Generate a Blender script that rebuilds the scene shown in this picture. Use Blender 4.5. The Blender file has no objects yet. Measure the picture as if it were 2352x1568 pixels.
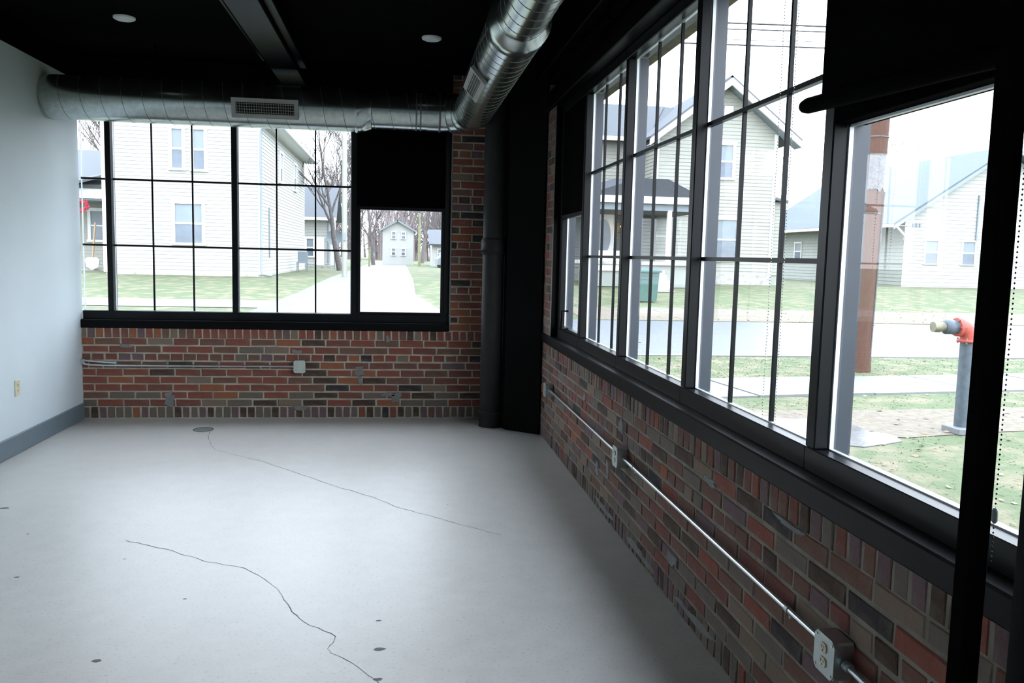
import bpy, math, random
from mathutils import Vector, Matrix
C = bpy.context.scene.collection
PI = math.pi

# ------------------------------------------------------------------ camera
cam_d = bpy.data.cameras.new('camera'); cam = bpy.data.objects.new('camera', cam_d); C.objects.link(cam)
M = [[0.9908742, -0.1326052, 0.0241694], [0.0102198, -0.1048847, -0.9944319], [0.1344018, 0.9856039, -0.1025724]]
rx, dn, fw = Vector(M[0]), Vector(M[1]), Vector(M[2])
R = Matrix((rx, -dn, -fw)).transposed()
cam.matrix_world = Matrix.Translation((0, 0, 1.5)) @ R.to_4x4()
cam_d.sensor_width = 36; cam_d.sensor_fit = 'HORIZONTAL'; cam_d.lens = 1915.7 * 36 / 2352
cam_d.clip_start = .05; cam_d.clip_end = 600
S = bpy.context.scene
S.camera = cam
# ------------------------------------------------------------------ overcast sky and exposure
w = bpy.data.worlds.new('overcast'); S.world = w; w.use_nodes = True
nt = w.node_tree; nt.nodes.clear()
bg = nt.nodes.new('ShaderNodeBackground'); ow = nt.nodes.new('ShaderNodeOutputWorld')
tc = nt.nodes.new('ShaderNodeTexCoord'); sx = nt.nodes.new('ShaderNodeSeparateXYZ')
mr = nt.nodes.new('ShaderNodeMapRange'); mx = nt.nodes.new('ShaderNodeMix'); mx.data_type = 'RGBA'
mr.inputs[1].default_value = -0.05; mr.inputs[2].default_value = 1.0
mx.inputs[6].default_value = (0.86, 0.93, 1.0, 1); mx.inputs[7].default_value = (0.80, 0.93, 1.10, 1)
nt.links.new(tc.outputs['Generated'], sx.inputs[0]); nt.links.new(sx.outputs[2], mr.inputs[0])
nt.links.new(mr.outputs[0], mx.inputs[0]); nt.links.new(mx.outputs[2], bg.inputs[0]); nt.links.new(bg.outputs[0], ow.inputs[0])
bg.inputs[1].default_value = 1.0
S.view_settings.view_transform = 'Standard'; S.view_settings.look = 'None'
S.view_settings.gamma = 1; S.view_settings.use_curve_mapping = False
S.view_settings.exposure = 2.82
S.cycles.use_denoising = True
S.cycles.max_bounces = 9; S.cycles.diffuse_bounces = 5; S.cycles.glossy_bounces = 4
S.cycles.transparent_max_bounces = 16; S.cycles.caustics_reflective = False; S.cycles.caustics_refractive = False
S.cycles.sample_clamp_indirect = 6


# ------------------------------------------------------------------ helpers
def mat(name, col, rough=.6, metal=0, scale=8, amt=.15, bump=0, bscale=None, spec=.5, col2=None, stretch=None, thresh=None):
    m = bpy.data.materials.new(name); m.use_nodes = True
    t = m.node_tree; b = t.nodes['Principled BSDF']
    b.inputs['Roughness'].default_value = rough; b.inputs['Metallic'].default_value = metal
    b.inputs['Specular IOR Level'].default_value = spec
    co = t.nodes.new('ShaderNodeTexCoord'); mp = t.nodes.new('ShaderNodeMapping')
    if stretch: mp.inputs[3].default_value = stretch
    n = t.nodes.new('ShaderNodeTexNoise'); n.inputs['Scale'].default_value = scale; n.inputs['Detail'].default_value = 5
    t.links.new(co.outputs['Object'], mp.inputs[0]); t.links.new(mp.outputs[0], n.inputs[0])
    r = t.nodes.new('ShaderNodeValToRGB')
    lo, hi = (.3, .7) if thresh is None else thresh
    r.color_ramp.elements[0].position = lo; r.color_ramp.elements[1].position = hi
    if col2 is None:
        c1 = tuple(c * (1 - amt) for c in col); c2 = tuple(min(1, c * (1 + amt)) for c in col)
    else: c1, c2 = col, col2
    r.color_ramp.elements[0].color = (*c1, 1); r.color_ramp.elements[1].color = (*c2, 1)
    t.links.new(n.outputs['Fac'], r.inputs[0]); t.links.new(r.outputs[0], b.inputs['Base Color'])
    if bump:
        n2 = t.nodes.new('ShaderNodeTexNoise'); n2.inputs['Scale'].default_value = bscale or scale * 4; n2.inputs['Detail'].default_value = 6
        t.links.new(mp.outputs[0], n2.inputs[0])
        bp = t.nodes.new('ShaderNodeBump'); bp.inputs['Strength'].default_value = bump; bp.inputs['Distance'].default_value = .01
        t.links.new(n2.outputs['Fac'], bp.inputs['Height']); t.links.new(bp.outputs[0], b.inputs['Normal'])
    return m


def emis(name, col, s):
    m = bpy.data.materials.new(name); m.use_nodes = True; b = m.node_tree.nodes['Principled BSDF']
    b.inputs['Base Color'].default_value = (*col, 1); b.inputs['Emission Color'].default_value = (*col, 1); b.inputs['Emission Strength'].default_value = s
    return m


def glassmat(name='window glass', tint=(1, 1, 1)):
    m = bpy.data.materials.new(name); m.use_nodes = True; t = m.node_tree; t.nodes.clear()
    o = t.nodes.new('ShaderNodeOutputMaterial'); mixn = t.nodes.new('ShaderNodeMixShader')
    tr = t.nodes.new('ShaderNodeBsdfTransparent'); gl = t.nodes.new('ShaderNodeBsdfGlossy'); fr = t.nodes.new('ShaderNodeFresnel')
    ns = t.nodes.new('ShaderNodeTexNoise'); ns.inputs['Scale'].default_value = 3
    bp = t.nodes.new('ShaderNodeBump'); bp.inputs['Strength'].default_value = .02; bp.inputs['Distance'].default_value = .01
    t.links.new(ns.outputs['Fac'], bp.inputs['Height']); t.links.new(bp.outputs[0], gl.inputs['Normal'])
    ge = t.nodes.new('ShaderNodeNewGeometry'); mrg = t.nodes.new('ShaderNodeMapRange')
    mrg.inputs[3].default_value = 1.36; mrg.inputs[4].default_value = 1 / 1.36   # same pane from either side
    t.links.new(ge.outputs['Backfacing'], mrg.inputs[0]); t.links.new(mrg.outputs[0], fr.inputs[0])
    gl.inputs['Roughness'].default_value = .01
    tr.inputs[0].default_value = (*tint, 1)
    t.links.new(fr.outputs[0], mixn.inputs[0]); t.links.new(tr.outputs[0], mixn.inputs[1]); t.links.new(gl.outputs[0], mixn.inputs[2])
    t.links.new(mixn.outputs[0], o.inputs[0])
    return m


class MB:
    def __init__(s): s.v = []; s.f = []; s.mi = []; s.sm = []
    def add(s, vs, fs, mi=0, smooth=False):
        b = len(s.v); s.v += [tuple(q) for q in vs]
        for f in fs: s.f.append(tuple(b + i for i in f)); s.mi.append(mi); s.sm.append(smooth)
        return s
    def box(s, x0, x1, y0, y1, z0, z1, mi=0, bev=0):
        if x0 > x1: x0, x1 = x1, x0
        if y0 > y1: y0, y1 = y1, y0
        if z0 > z1: z0, z1 = z1, z0
        if bev <= 0:
            vs = [(x, y, z) for x in (x0, x1) for y in (y0, y1) for z in (z0, z1)]
            return s.add(vs, [(0, 1, 3, 2), (4, 6, 7, 5), (0, 4, 5, 1), (2, 3, 7, 6), (0, 2, 6, 4), (1, 5, 7, 3)], mi)
        b = min(bev, (x1 - x0) * .45, (y1 - y0) * .45, (z1 - z0) * .45)
        vs = []
        X, Y, Z = (x0, x1), (y0, y1), (z0, z1); sg = (1, -1)
        idx = {}
        for i in (0, 1):
            for j in (0, 1):
                for k in (0, 1):
                    bx, by, bz = X[i] + sg[i] * b, Y[j] + sg[j] * b, Z[k] + sg[k] * b
                    idx[i, j, k, 0] = len(vs); vs.append((X[i], by, bz))
                    idx[i, j, k, 1] = len(vs); vs.append((bx, Y[j], bz))
                    idx[i, j, k, 2] = len(vs); vs.append((bx, by, Z[k]))
        fs = []
        def q(l, flip): fs.append(tuple(l[::-1] if flip else l))
        for i in (0, 1): q([idx[i, 0, 0, 0], idx[i, 0, 1, 0], idx[i, 1, 1, 0], idx[i, 1, 0, 0]], i == 1)
        for j in (0, 1): q([idx[0, j, 0, 1], idx[1, j, 0, 1], idx[1, j, 1, 1], idx[0, j, 1, 1]], j == 1)
        for k in (0, 1): q([idx[0, 0, k, 2], idx[0, 1, k, 2], idx[1, 1, k, 2], idx[1, 0, k, 2]], k == 1)
        for i in (0, 1):
            for j in (0, 1): q([idx[i, j, 0, 0], idx[i, j, 1, 0], idx[i, j, 1, 1], idx[i, j, 0, 1]], (i + j) % 2 == 0)
        for i in (0, 1):
            for k in (0, 1): q([idx[i, 0, k, 0], idx[i, 1, k, 0], idx[i, 1, k, 2], idx[i, 0, k, 2]], (i + k) % 2 == 1)
        for j in (0, 1):
            for k in (0, 1): q([idx[0, j, k, 1], idx[1, j, k, 1], idx[1, j, k, 2], idx[0, j, k, 2]], (j + k) % 2 == 0)
        for i in (0, 1):
            for j in (0, 1):
                for k in (0, 1): q([idx[i, j, k, 0], idx[i, j, k, 1], idx[i, j, k, 2]], (i + j + k) % 2 == 0)
        return s.add(vs, fs, mi)
    def tube(s, pts, r, n=12, mi=0, cap=True, smooth=True, rs=None):
        pts = [Vector(p) for p in pts]; rings = []
        for i, p in enumerate(pts):
            d = (pts[min(i + 1, len(pts) - 1)] - pts[max(i - 1, 0)])
            d = d.normalized() if d.length > 1e-9 else Vector((0, 0, 1))
            if i == 0:
                up = Vector((0, 0, 1)) if abs(d.z) < .9 else Vector((0, 1, 0)); a = d.cross(up).normalized()
            else: a = (a - d * a.dot(d)).normalized()
            bb = d.cross(a); rr = rs[i] if rs else r
            rings.append([p + a * math.cos(t * 2 * PI / n) * rr + bb * math.sin(t * 2 * PI / n) * rr for t in range(n)])
        vs = [v for rg in rings for v in rg]; fs = []
        for i in range(len(pts) - 1):
            for t in range(n): fs.append((i * n + t, i * n + (t + 1) % n, (i + 1) * n + (t + 1) % n, (i + 1) * n + t))
        s.add(vs, fs, mi, smooth)
        if cap:
            s.add(rings[0], [tuple(range(n))[::-1]], mi); s.add(rings[-1], [tuple(range(n))], mi)
        return s
    def prism(s, poly, axis, a0, a1, mi=0):
        def P(u, v, a): return {'x': (a, u, v), 'y': (u, a, v), 'z': (u, v, a)}[axis]
        n = len(poly); vs = [P(u, v, a0) for u, v in poly] + [P(u, v, a1) for u, v in poly]
        fs = [tuple(range(n))[::-1], tuple(range(n, 2 * n))] + [(i, (i + 1) % n, n + (i + 1) % n, n + i) for i in range(n)]
        return s.add(vs, fs, mi)
    def slab(s, quad, th, mi=0):
        q = [Vector(p) for p in quad]; nn = (q[1] - q[0]).cross(q[2] - q[0]).normalized()
        if nn.z < 0: nn = -nn
        vs = q + [p - nn * th for p in q]
        n = len(q)
        return s.add(vs, [tuple(range(n)), tuple(range(n, 2 * n))[::-1]] + [(i, (i + 1) % n, n + (i + 1) % n, n + i) for i in range(n)], mi)
    def build(s, name, mats, parent=None, kind=None, label=None, loc=None):
        me = bpy.data.meshes.new(name)
        off = Vector((0, 0, 0))
        if parent is not None:
            q = parent
            while q is not None: off += q.location; q = q.parent
        elif loc is not None: off = Vector(loc)
        me.from_pydata([(a - off.x, b - off.y, c - off.z) for a, b, c in s.v], [], s.f)
        if not isinstance(mats, (list, tuple)): mats = [mats]
        for m in mats: me.materials.append(m)
        me.polygons.foreach_set('material_index', s.mi); me.polygons.foreach_set('use_smooth', s.sm)
        me.update(); me.validate()
        o = bpy.data.objects.new(name, me); C.objects.link(o)
        if parent is not None: o.parent = parent
        elif loc is not None: o.location = off
        if kind: o['kind'] = kind
        if label: o['label'] = label
        return o


def thing(name, loc, label=None, cat=None, group=None, kind=None):
    o = bpy.data.objects.new(name, None); C.objects.link(o); o.location = loc; o.empty_display_size = .1
    if label: o['label'] = label
    if cat: o['category'] = cat
    if group: o['group'] = group
    if kind: o['kind'] = kind
    return o


def tag(o, label, cat, group=None):
    o['label'] = label; o['category'] = cat
    if group: o['group'] = group
    return o


def fixn(o):
    import bmesh
    b = bmesh.new(); b.from_mesh(o.data); bmesh.ops.recalc_face_normals(b, faces=b.faces); b.to_mesh(o.data); b.free()
    return o


# ------------------------------------------------------------------ materials
m_black = mat('black satin paint', (.002, .0022, .0027), .42, amt=.15, bump=.03, spec=.1)
m_frame = mat('black window frame', (.0045, .0055, .007), .34, amt=.1, spec=.2)
m_frameo = mat('slate grey outer frame', (.045, .055, .075), .34, amt=.1, spec=.5)
m_ceil = mat('flat black ceiling paint', (.002, .002, .002), .95, amt=.2, bump=.2, spec=.02)
m_shade = mat('black shade fabric', (.0025, .0025, .0025), .95, scale=90, amt=.2, bump=.1, spec=.02)
m_spacer = mat('bright aluminium glazing bead', (.72, .75, .78), .35, .3)
m_glass = glassmat()
m_wallp = mat('pale wall paint', (.58, .65, .68), .7, scale=2, amt=.03, bump=.04, bscale=60)
m_base = mat('blue grey baseboard', (.13, .17, .20), .5, amt=.05)
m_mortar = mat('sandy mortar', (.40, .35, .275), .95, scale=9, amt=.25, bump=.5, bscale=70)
m_patch = mat('grey cement patch', (.20, .20, .195), .9, scale=12, amt=.12, bump=.4, bscale=60)
m_galv = mat('galvanised steel', (.48, .52, .50), .21, .97, scale=30, amt=.12)
m_seam = mat('galvanised seam', (.16, .175, .17), .45, .9)
m_reg = mat('light grey register', (.34, .335, .32), .5, .2)
m_dark = mat('register interior', (.01, .01, .01), .9)
m_emt = mat('zinc conduit', (.62, .66, .68), .28, .9, scale=20, amt=.08)
m_boxm = mat('galvanised box cover', (.50, .56, .54), .42, .55, scale=20, amt=.1)
m_ivory = mat('ivory plastic', (.62, .56, .40), .4)
m_slot = mat('dark slot', (.02, .02, .02), .8)
m_pipe = mat('black cast iron pipe', (.022, .022, .023), .6, amt=.2, bump=.15, spec=.2)
m_white = mat('white trim paint', (.78, .80, .78), .5, amt=.03)
m_crack = mat('dark crack', (.13, .125, .115), .95)
m_spot = mat('dark floor stain', (.10, .11, .11), .6)


def concrete():
    m = bpy.data.materials.new('polished concrete'); m.use_nodes = True; t = m.node_tree; b = t.nodes['Principled BSDF']
    co = t.nodes.new('ShaderNodeTexCoord')
    def noise(sc, det=6, st=None):
        n = t.nodes.new('ShaderNodeTexNoise'); n.inputs['Scale'].default_value = sc; n.inputs['Detail'].default_value = det
        mp = t.nodes.new('ShaderNodeMapping')
        if st: mp.inputs[3].default_value = st
        t.links.new(co.outputs['Object'], mp.inputs[0]); t.links.new(mp.outputs[0], n.inputs[0]); return n
    n1, n2, n3 = noise(.7), noise(9), noise(70, 3)
    r1 = t.nodes.new('ShaderNodeValToRGB'); e = r1.color_ramp.elements
    e[0].position = .35; e[0].color = (.53, .51, .47, 1); e[1].position = .65; e[1].color = (.60, .58, .54, 1)
    t.links.new(n1.outputs['Fac'], r1.inputs[0])
    r2 = t.nodes.new('ShaderNodeValToRGB'); e = r2.color_ramp.elements
    e[0].position = .3; e[0].color = (.94, .94, .94, 1); e[1].position = .7; e[1].color = (1.04, 1.04, 1.04, 1)
    t.links.new(n2.outputs['Fac'], r2.inputs[0])
    r3 = t.nodes.new('ShaderNodeValToRGB'); e = r3.color_ramp.elements
    e[0].position = .30; e[0].color = (.80, .80, .80, 1); e[1].position = .42; e[1].color = (1, 1, 1, 1)
    t.links.new(n3.outputs['Fac'], r3.inputs[0])
    def mul(a, bb):
        x = t.nodes.new('ShaderNodeMix'); x.data_type = 'RGBA'; x.blend_type = 'MULTIPLY'; x.inputs[0].default_value = 1
        t.links.new(a, x.inputs[6]); t.links.new(bb, x.inputs[7]); return x.outputs[2]
    t.links.new(mul(mul(r1.outputs[0], r2.outputs[0]), r3.outputs[0]), b.inputs['Base Color'])
    rr = t.nodes.new('ShaderNodeMapRange'); rr.inputs[3].default_value = .36; rr.inputs[4].default_value = .52
    b.inputs['Coat Weight'].default_value = .6; b.inputs['Coat Roughness'].default_value = .38
    t.links.new(n2.outputs['Fac'], rr.inputs[0]); t.links.new(rr.outputs[0], b.inputs['Roughness'])
    bp = t.nodes.new('ShaderNodeBump'); bp.inputs['Strength'].default_value = .12; bp.inputs['Distance'].default_value = .004
    t.links.new(n2.outputs['Fac'], bp.inputs['Height']); t.links.new(bp.outputs[0], b.inputs['Normal'])
    b.inputs['Specular IOR Level'].default_value = .6
    return m


m_floor = concrete()

# ------------------------------------------------------------------ room shell
XL, XR, YF, YB, ZC = -2.71, 1.19, 7.57, -3.6, 3.07
fl = MB().box(XL - .2, XR + .15, YB - .2, YF + .15, -.12, 0).build('floor', m_floor, kind='structure')
MB().box(XL - .2, XR + .4, YB - .2, YF + .4, ZC, ZC + .15).build('ceiling', m_ceil, kind='structure')
wl = MB().box(XL - .2, XL, YB, YF + .05, 0, 2.875).build('wall_left', m_wallp, kind='structure')
MB().box(XL - .2, XL + .012, YB, YF + .01, 2.876, ZC).build('trim_1', m_ceil, kind='structure')
MB().box(XL - .2, XR + .4, YB - .2, YB, 0, ZC).build('wall_back', m_wallp, kind='structure')
MB().box(XL, XL + .016, YB, YF - .012, 0.001, .14, bev=.004).build('baseboard_left', m_base, kind='structure')


# floor details
def ribbon(pts, wd, z, seed):
    rnd = random.Random(seed); m = MB(); fine = []
    for i in range(len(pts) - 1):
        a, b = Vector(pts[i]), Vector(pts[i + 1]); n = max(2, int((b - a).length / .035))
        for k in range(n):
            p = a.lerp(b, k / n); fine.append((p.x + rnd.uniform(-.006, .006), p.y + rnd.uniform(-.006, .006)))
    fine.append(pts[-1]); L = []
    for i, p in enumerate(fine):
        a = Vector(fine[max(0, i - 1)]); b = Vector(fine[min(len(fine) - 1, i + 1)]); d = (b - a).normalized()
        ww = wd * rnd.uniform(.35, 1.2) * (1.6 if d.length == 0 else 1)
        L += [(p[0] - d.y * ww / 2, p[1] + d.x * ww / 2, z), (p[0] + d.y * ww / 2, p[1] - d.x * ww / 2, z)]
    return m.add(L, [(2 * i, 2 * i + 1, 2 * i + 3, 2 * i + 2) for i in range(len(fine) - 1)])


cr1 = [(-1.53, 7.0), (-1.503, 6.811), (-1.426, 6.548), (-1.354, 6.372), (-1.177, 6.189), (-0.964, 6.013), (-0.819, 5.835), (-0.616, 5.597), (-0.38, 5.312), (-0.139, 5.068), (0.007, 4.855), (0.193, 4.679), (0.356, 4.513), (0.555, 4.333)]
cr2 = [(-1.387, 4.375), (-1.245, 4.288), (-1.106, 4.198), (-0.894, 4.035), (-0.715, 3.938), (-0.617, 3.824), (-0.528, 3.681), (-0.461, 3.521), (-0.435, 3.432), (-0.366, 3.322), (-0.282, 3.244), (-0.239, 3.195), (-0.24, 3.139), (-0.252, 3.087), (-0.241, 3.051), (-0.173, 2.994), (-0.09, 2.874), (-0.055, 2.816), (0.02, 2.6)]
ribbon(cr1, .0035, .0008, 1).build('crack', m_crack, fl)
ribbon(cr2, .0034, .0008, 2).build('crack', m_crack, fl)


def blob(cx, cy, r, z, seed, sq=.6):
    rnd = random.Random(seed); n = 14
    ps = [(cx + math.cos(i * 2 * PI / n) * r * rnd.uniform(.7, 1.1), cy + math.sin(i * 2 * PI / n) * r * sq * rnd.uniform(.7, 1.1), z) for i in range(n)]
    return MB().add(ps, [tuple(range(n))])


for i, (x, y, r) in enumerate([(-.06, 3.07, .024), (-.061, 2.841, .02), (-.07, 3.319, .012), (-2.214, 4.961, .03), (-1.076, 3.065, .02), (-.9, 3.6, .009), (-1.3, 4.1, .008), (-1.7, 3.9, .014), (-1.9, 4.5, .01), (.3, 4.9, .007)]):
    blob(x, y, r, .0006, i).build('stain', m_spot, fl)
# cleanout cover
dr = thing('cleanout_cover', (-1.6, 7.085, 0), 'small round metal cleanout cover set in the floor near the far brick wall', 'floor cover')
a = [(-1.6 + math.cos(t * PI / 16) * .078, 7.085 + math.sin(t * PI / 16) * .078, .003) for t in range(33)]
MB().tube(a, .003, 5, cap=False).build('rim', m_spot, dr)
MB().tube([(-1.6, 7.085, .0), (-1.6, 7.085, .0022)], .074, 32, smooth=False).build('lid', m_patch, dr)

# ------------------------------------------------------------------ brick walls
BR = [('red', (.27, .075, .05), 5), ('dull red', (.21, .07, .052), 5), ('brown red', (.18, .085, .06), 4), ('orange red', (.33, .11, .05), 2),
      ('umber', (.075, .042, .03), 2), ('near black', (.04, .03, .032), 1), ('plum', (.17, .10, .11), 2), ('tan', (.24, .17, .125), 2), ('grey brown', (.17, .135, .11), 1)]
bm_ = []
for nme, c, wgt in BR:
    c = tuple(x * .82 for x in c); sm_ = tuple(min(1, x * .6 + y * .4) for x, y in zip(c, (.20, .175, .14)))
    m = mat('brick ' + nme, c, .9, scale=16, bump=.5, bscale=60, col2=sm_, thresh=(.45, .82))
    bm_.append(m)
WB = [b[2] for b in BR]
BRR = random.Random(11)
bmesh_cache = {}


def brick_verts(L, Hh, seed, D=.05):
    r = random.Random(seed); c = .004; j = lambda: r.uniform(-.0022, .0022)
    out = []
    o = [(-L / 2, -Hh / 2), (L / 2, -Hh / 2), (L / 2, Hh / 2), (-L / 2, Hh / 2)]
    jj = [(j(), j()) for _ in o]
    for (x, z), (a, b) in zip(o, jj): out.append((x + a, D, z + b))
    for (x, z), (a, b) in zip(o, jj): out.append((x + a, c, z + b))
    for (x, z), (a, b) in zip(o, jj): out.append((x + a - math.copysign(c, x), 0 + r.uniform(-.001, .002), z + b - math.copysign(c, z)))
    fs = []
    for i in range(4):
        k = (i + 1) % 4; fs += [(i, k, 4 + k, 4 + i), (4 + i, 4 + k, 8 + k, 8 + i)]
    fs.append((8, 9, 10, 11))
    return out, fs


def bmesh_for(kind, L, Hh, mi, var):
    k = (kind, mi, var)
    if k not in bmesh_cache:
        vs, fs = brick_verts(L, Hh, hash((len(kind), mi, var)) % 999)
        me = bpy.data.meshes.new('brick_' + kind); me.from_pydata(vs, [], fs); me.materials.append(bm_[mi]); me.update()
        bmesh_cache[k] = me
    return bmesh_cache[k]


KL = {'stretcher': (.205, .055), 'header': (.096, .055), 'rowlock': (.056, .083), 'rowlow': (.056, .092)}


def courses(u0, u1, z0, z1, kind, off, step):
    """returns list of (u_center, z_center, length, kind)"""
    out = []; u = u0 - off
    L = KL[kind][0]; g = step - L
    while u < u1:
        a, b = max(u, u0), min(u + L, u1)
        if b - a > .03: out.append(((a + b) / 2, (z0 + z1) / 2, b - a, kind))
        u += step
    return out


def low_wall(u0, u1):
    L = []
    L += courses(u0, u1, .008, .10, 'rowlow', .01, .0695)
    zz = [.105, .172, .241, .306, .375, .44, .511, .578, .645, .713]
    offs = [.10, 0, .11, .01, .1, .16, None, .0, .11]
    for i in range(9):
        if offs[i] is None or i == 6: L += courses(u0, u1, zz[i], zz[i + 1], 'header', .03, .109)
        else: L += courses(u0, u1, zz[i], zz[i + 1], 'stretcher', offs[i] + BRR.uniform(-.01, .01), .2175)
    L += courses(u0, u1, .713, .793, 'rowlock', .02, .0683)
    return L


def pier(u0, u1, z0, z1):
    L = []; z = z0; k = 0
    while z < z1 - .03:
        if k % 6 == 5: L += courses(u0, u1, z, z + .0675, 'header', .03 + .02 * (k % 2), .109)
        else: L += courses(u0, u1, z, z + .0675, 'stretcher', .11 * (k % 2) + .03, .2175)
        z += .0675; k += 1
    return L


def lay(bricks, place, rotz, wall, keyf, WB, skip=None):
    bricks = [b for b in bricks if not (skip and skip(b))]
    bricks.sort(key=keyf)
    rest = MB()
    for i, (u, z, L, kind) in enumerate(bricks):
        mi = BRR.choices(range(len(BR)), WB)[0]
        if (z < .24 and BRR.random() < .4) or (z < .105 and BRR.random() < .6): mi = BRR.choice([6, 8, 8, 4])
        L0, H0 = KL[kind]; prot = BRR.uniform(-.002, .0025)
        p = Vector(place(u, prot, z)); ang = BRR.uniform(-.006, .006)
        if i < 298:
            o = bpy.data.objects.new('brick', bmesh_for(kind, L0, H0, mi, BRR.randrange(3))); C.objects.link(o)
            o.parent = wall; o.location = p; o.rotation_euler = (0, 0, rotz); o.scale = (L / L0, 1, 1)
        else:
            vs, fs = brick_verts(L, H0, i)
            Rz = Matrix.Rotation(rotz, 3, 'Z')
            rest.add([p + Rz @ Vector(v) for v in vs], fs, mi)
    if rest.v: rest.build('brick_field', bm_, wall, kind='stuff')


# far wall: backing of mortar below the sill and right of the glazing
wf = MB().box(XL, XR + .3, YF + .004, YF + .12, 0, .80).box(.455, XR + .3, YF + .004, YF + .12, .80, ZC) \
    .box(XL - .2, .455, YF + .05, YF + .3, 2.66, ZC).build('wall_far', m_mortar, kind='structure')
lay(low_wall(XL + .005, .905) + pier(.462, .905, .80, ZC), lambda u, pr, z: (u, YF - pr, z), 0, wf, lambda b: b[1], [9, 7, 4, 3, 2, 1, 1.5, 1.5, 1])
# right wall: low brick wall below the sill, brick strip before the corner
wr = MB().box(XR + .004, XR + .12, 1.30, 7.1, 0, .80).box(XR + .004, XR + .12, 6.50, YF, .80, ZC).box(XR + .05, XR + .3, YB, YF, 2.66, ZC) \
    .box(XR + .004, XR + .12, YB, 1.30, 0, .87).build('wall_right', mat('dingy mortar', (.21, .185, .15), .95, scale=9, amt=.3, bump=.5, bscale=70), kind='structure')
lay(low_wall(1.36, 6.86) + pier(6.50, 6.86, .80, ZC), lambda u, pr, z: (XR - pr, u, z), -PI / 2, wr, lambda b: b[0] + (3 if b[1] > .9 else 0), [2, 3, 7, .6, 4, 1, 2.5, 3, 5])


def patch(pts, place, wall, th=.006):
    n = len(pts); m = MB(); cx = sum(p[0] for p in pts) / n; cz = sum(p[1] for p in pts) / n
    ins = [(cx + (a - cx) * .82, cz + (b - cz) * .82) for a, b in pts]
    vs = [place(a, -.002, b) for a, b in pts] + [place(a, th, b) for a, b in ins]
    m.add(vs, [tuple(range(n, 2 * n))] + [(i, (i + 1) % n, n + (i + 1) % n, n + i) for i in range(n)])
    return m.build('mortar_patch', m_patch, wall)


fp = lambda u, pr, z: (u, YF - pr, z); rp = lambda u, pr, z: (XR - pr, u, z)


def pb(cu, cz, ru, rz, seed):
    r = random.Random(seed); n = 28
    ph = [r.uniform(0, 6.28) for _ in range(4)]
    f = lambda a: .78 + .14 * math.sin(2 * a + ph[0]) + .12 * math.sin(3 * a + ph[1]) + .08 * math.sin(5 * a + ph[2]) + .05 * math.sin(9 * a + ph[3])
    return [(cu + math.copysign(abs(math.cos(i * 2 * PI / n)) ** .7, math.cos(i * 2 * PI / n)) * ru * f(i * 2 * PI / n), cz + math.copysign(abs(math.sin(i * 2 * PI / n)) ** .7, math.sin(i * 2 * PI / n)) * rz * f(i * 2 * PI / n)) for i in range(n)]


for i, (cu, cz, ru, rz) in enumerate([(-1.99, .15, .06, .06), (-2.0, .21, .035, .04), (-.02, .19, .06, .06), (-.09, .215, .07, .028), (-.355, .41, .05, .04), (-.345, .35, .025, .05), (-.35, .46, .06, .018),
                                     (-.9, .6, .05, .028), (-.87, .09, .07, .03), (-.1, .72, .022, .045), (-2.35, .64, .07, .02), (-2.42, .47, .10, .018)]):
    patch(pb(cu, cz, ru, rz, i), fp, wf)
for i, (cu, cz, ru, rz) in enumerate([(5.2, .6, .05, .035), (4.3, .60, .05, .06), (4.55, .30, .04, .07), (3.4, .2, .1, .035), (3.0, .655, .09, .02), (2.35, .70, .12, .014), (4.8, .23, .05, .05),
                                     (3.9, .05, .3, .025), (3.1, .06, .3, .02), (4.6, .05, .25, .025)]):
    patch(pb(cu, cz, ru, rz, 50 + i), rp, wr, .0035)
# corner beads at the ends of the brick piers
MB().box(.452, .460, YF - .004, YF + .04, .80, ZC).build('corner_bead', m_patch, wf)
MB().box(XR - .004, XR + .003, 6.493, 6.502, .87, ZC).build('corner_bead', m_patch, wr)
MB().box(XR + .0032, XR + .125, 6.492, 6.4995, .87, ZC).build('reveal_lining', m_black, wr)

# ------------------------------------------------------------------ windows
FAR = lambda u, d, z: (u, YF + .05 + d, z)
RGT = lambda u, d, z: (XR + .05 + d, u, z)


def wbox(m, mp, u0, u1, d0, d1, z0, z1, bev=0):
    a = mp(u0, d0, z0); b = mp(u1, d1, z1)
    return m.box(a[0], b[0], a[1], b[1], a[2], b[2], bev=bev)


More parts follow.
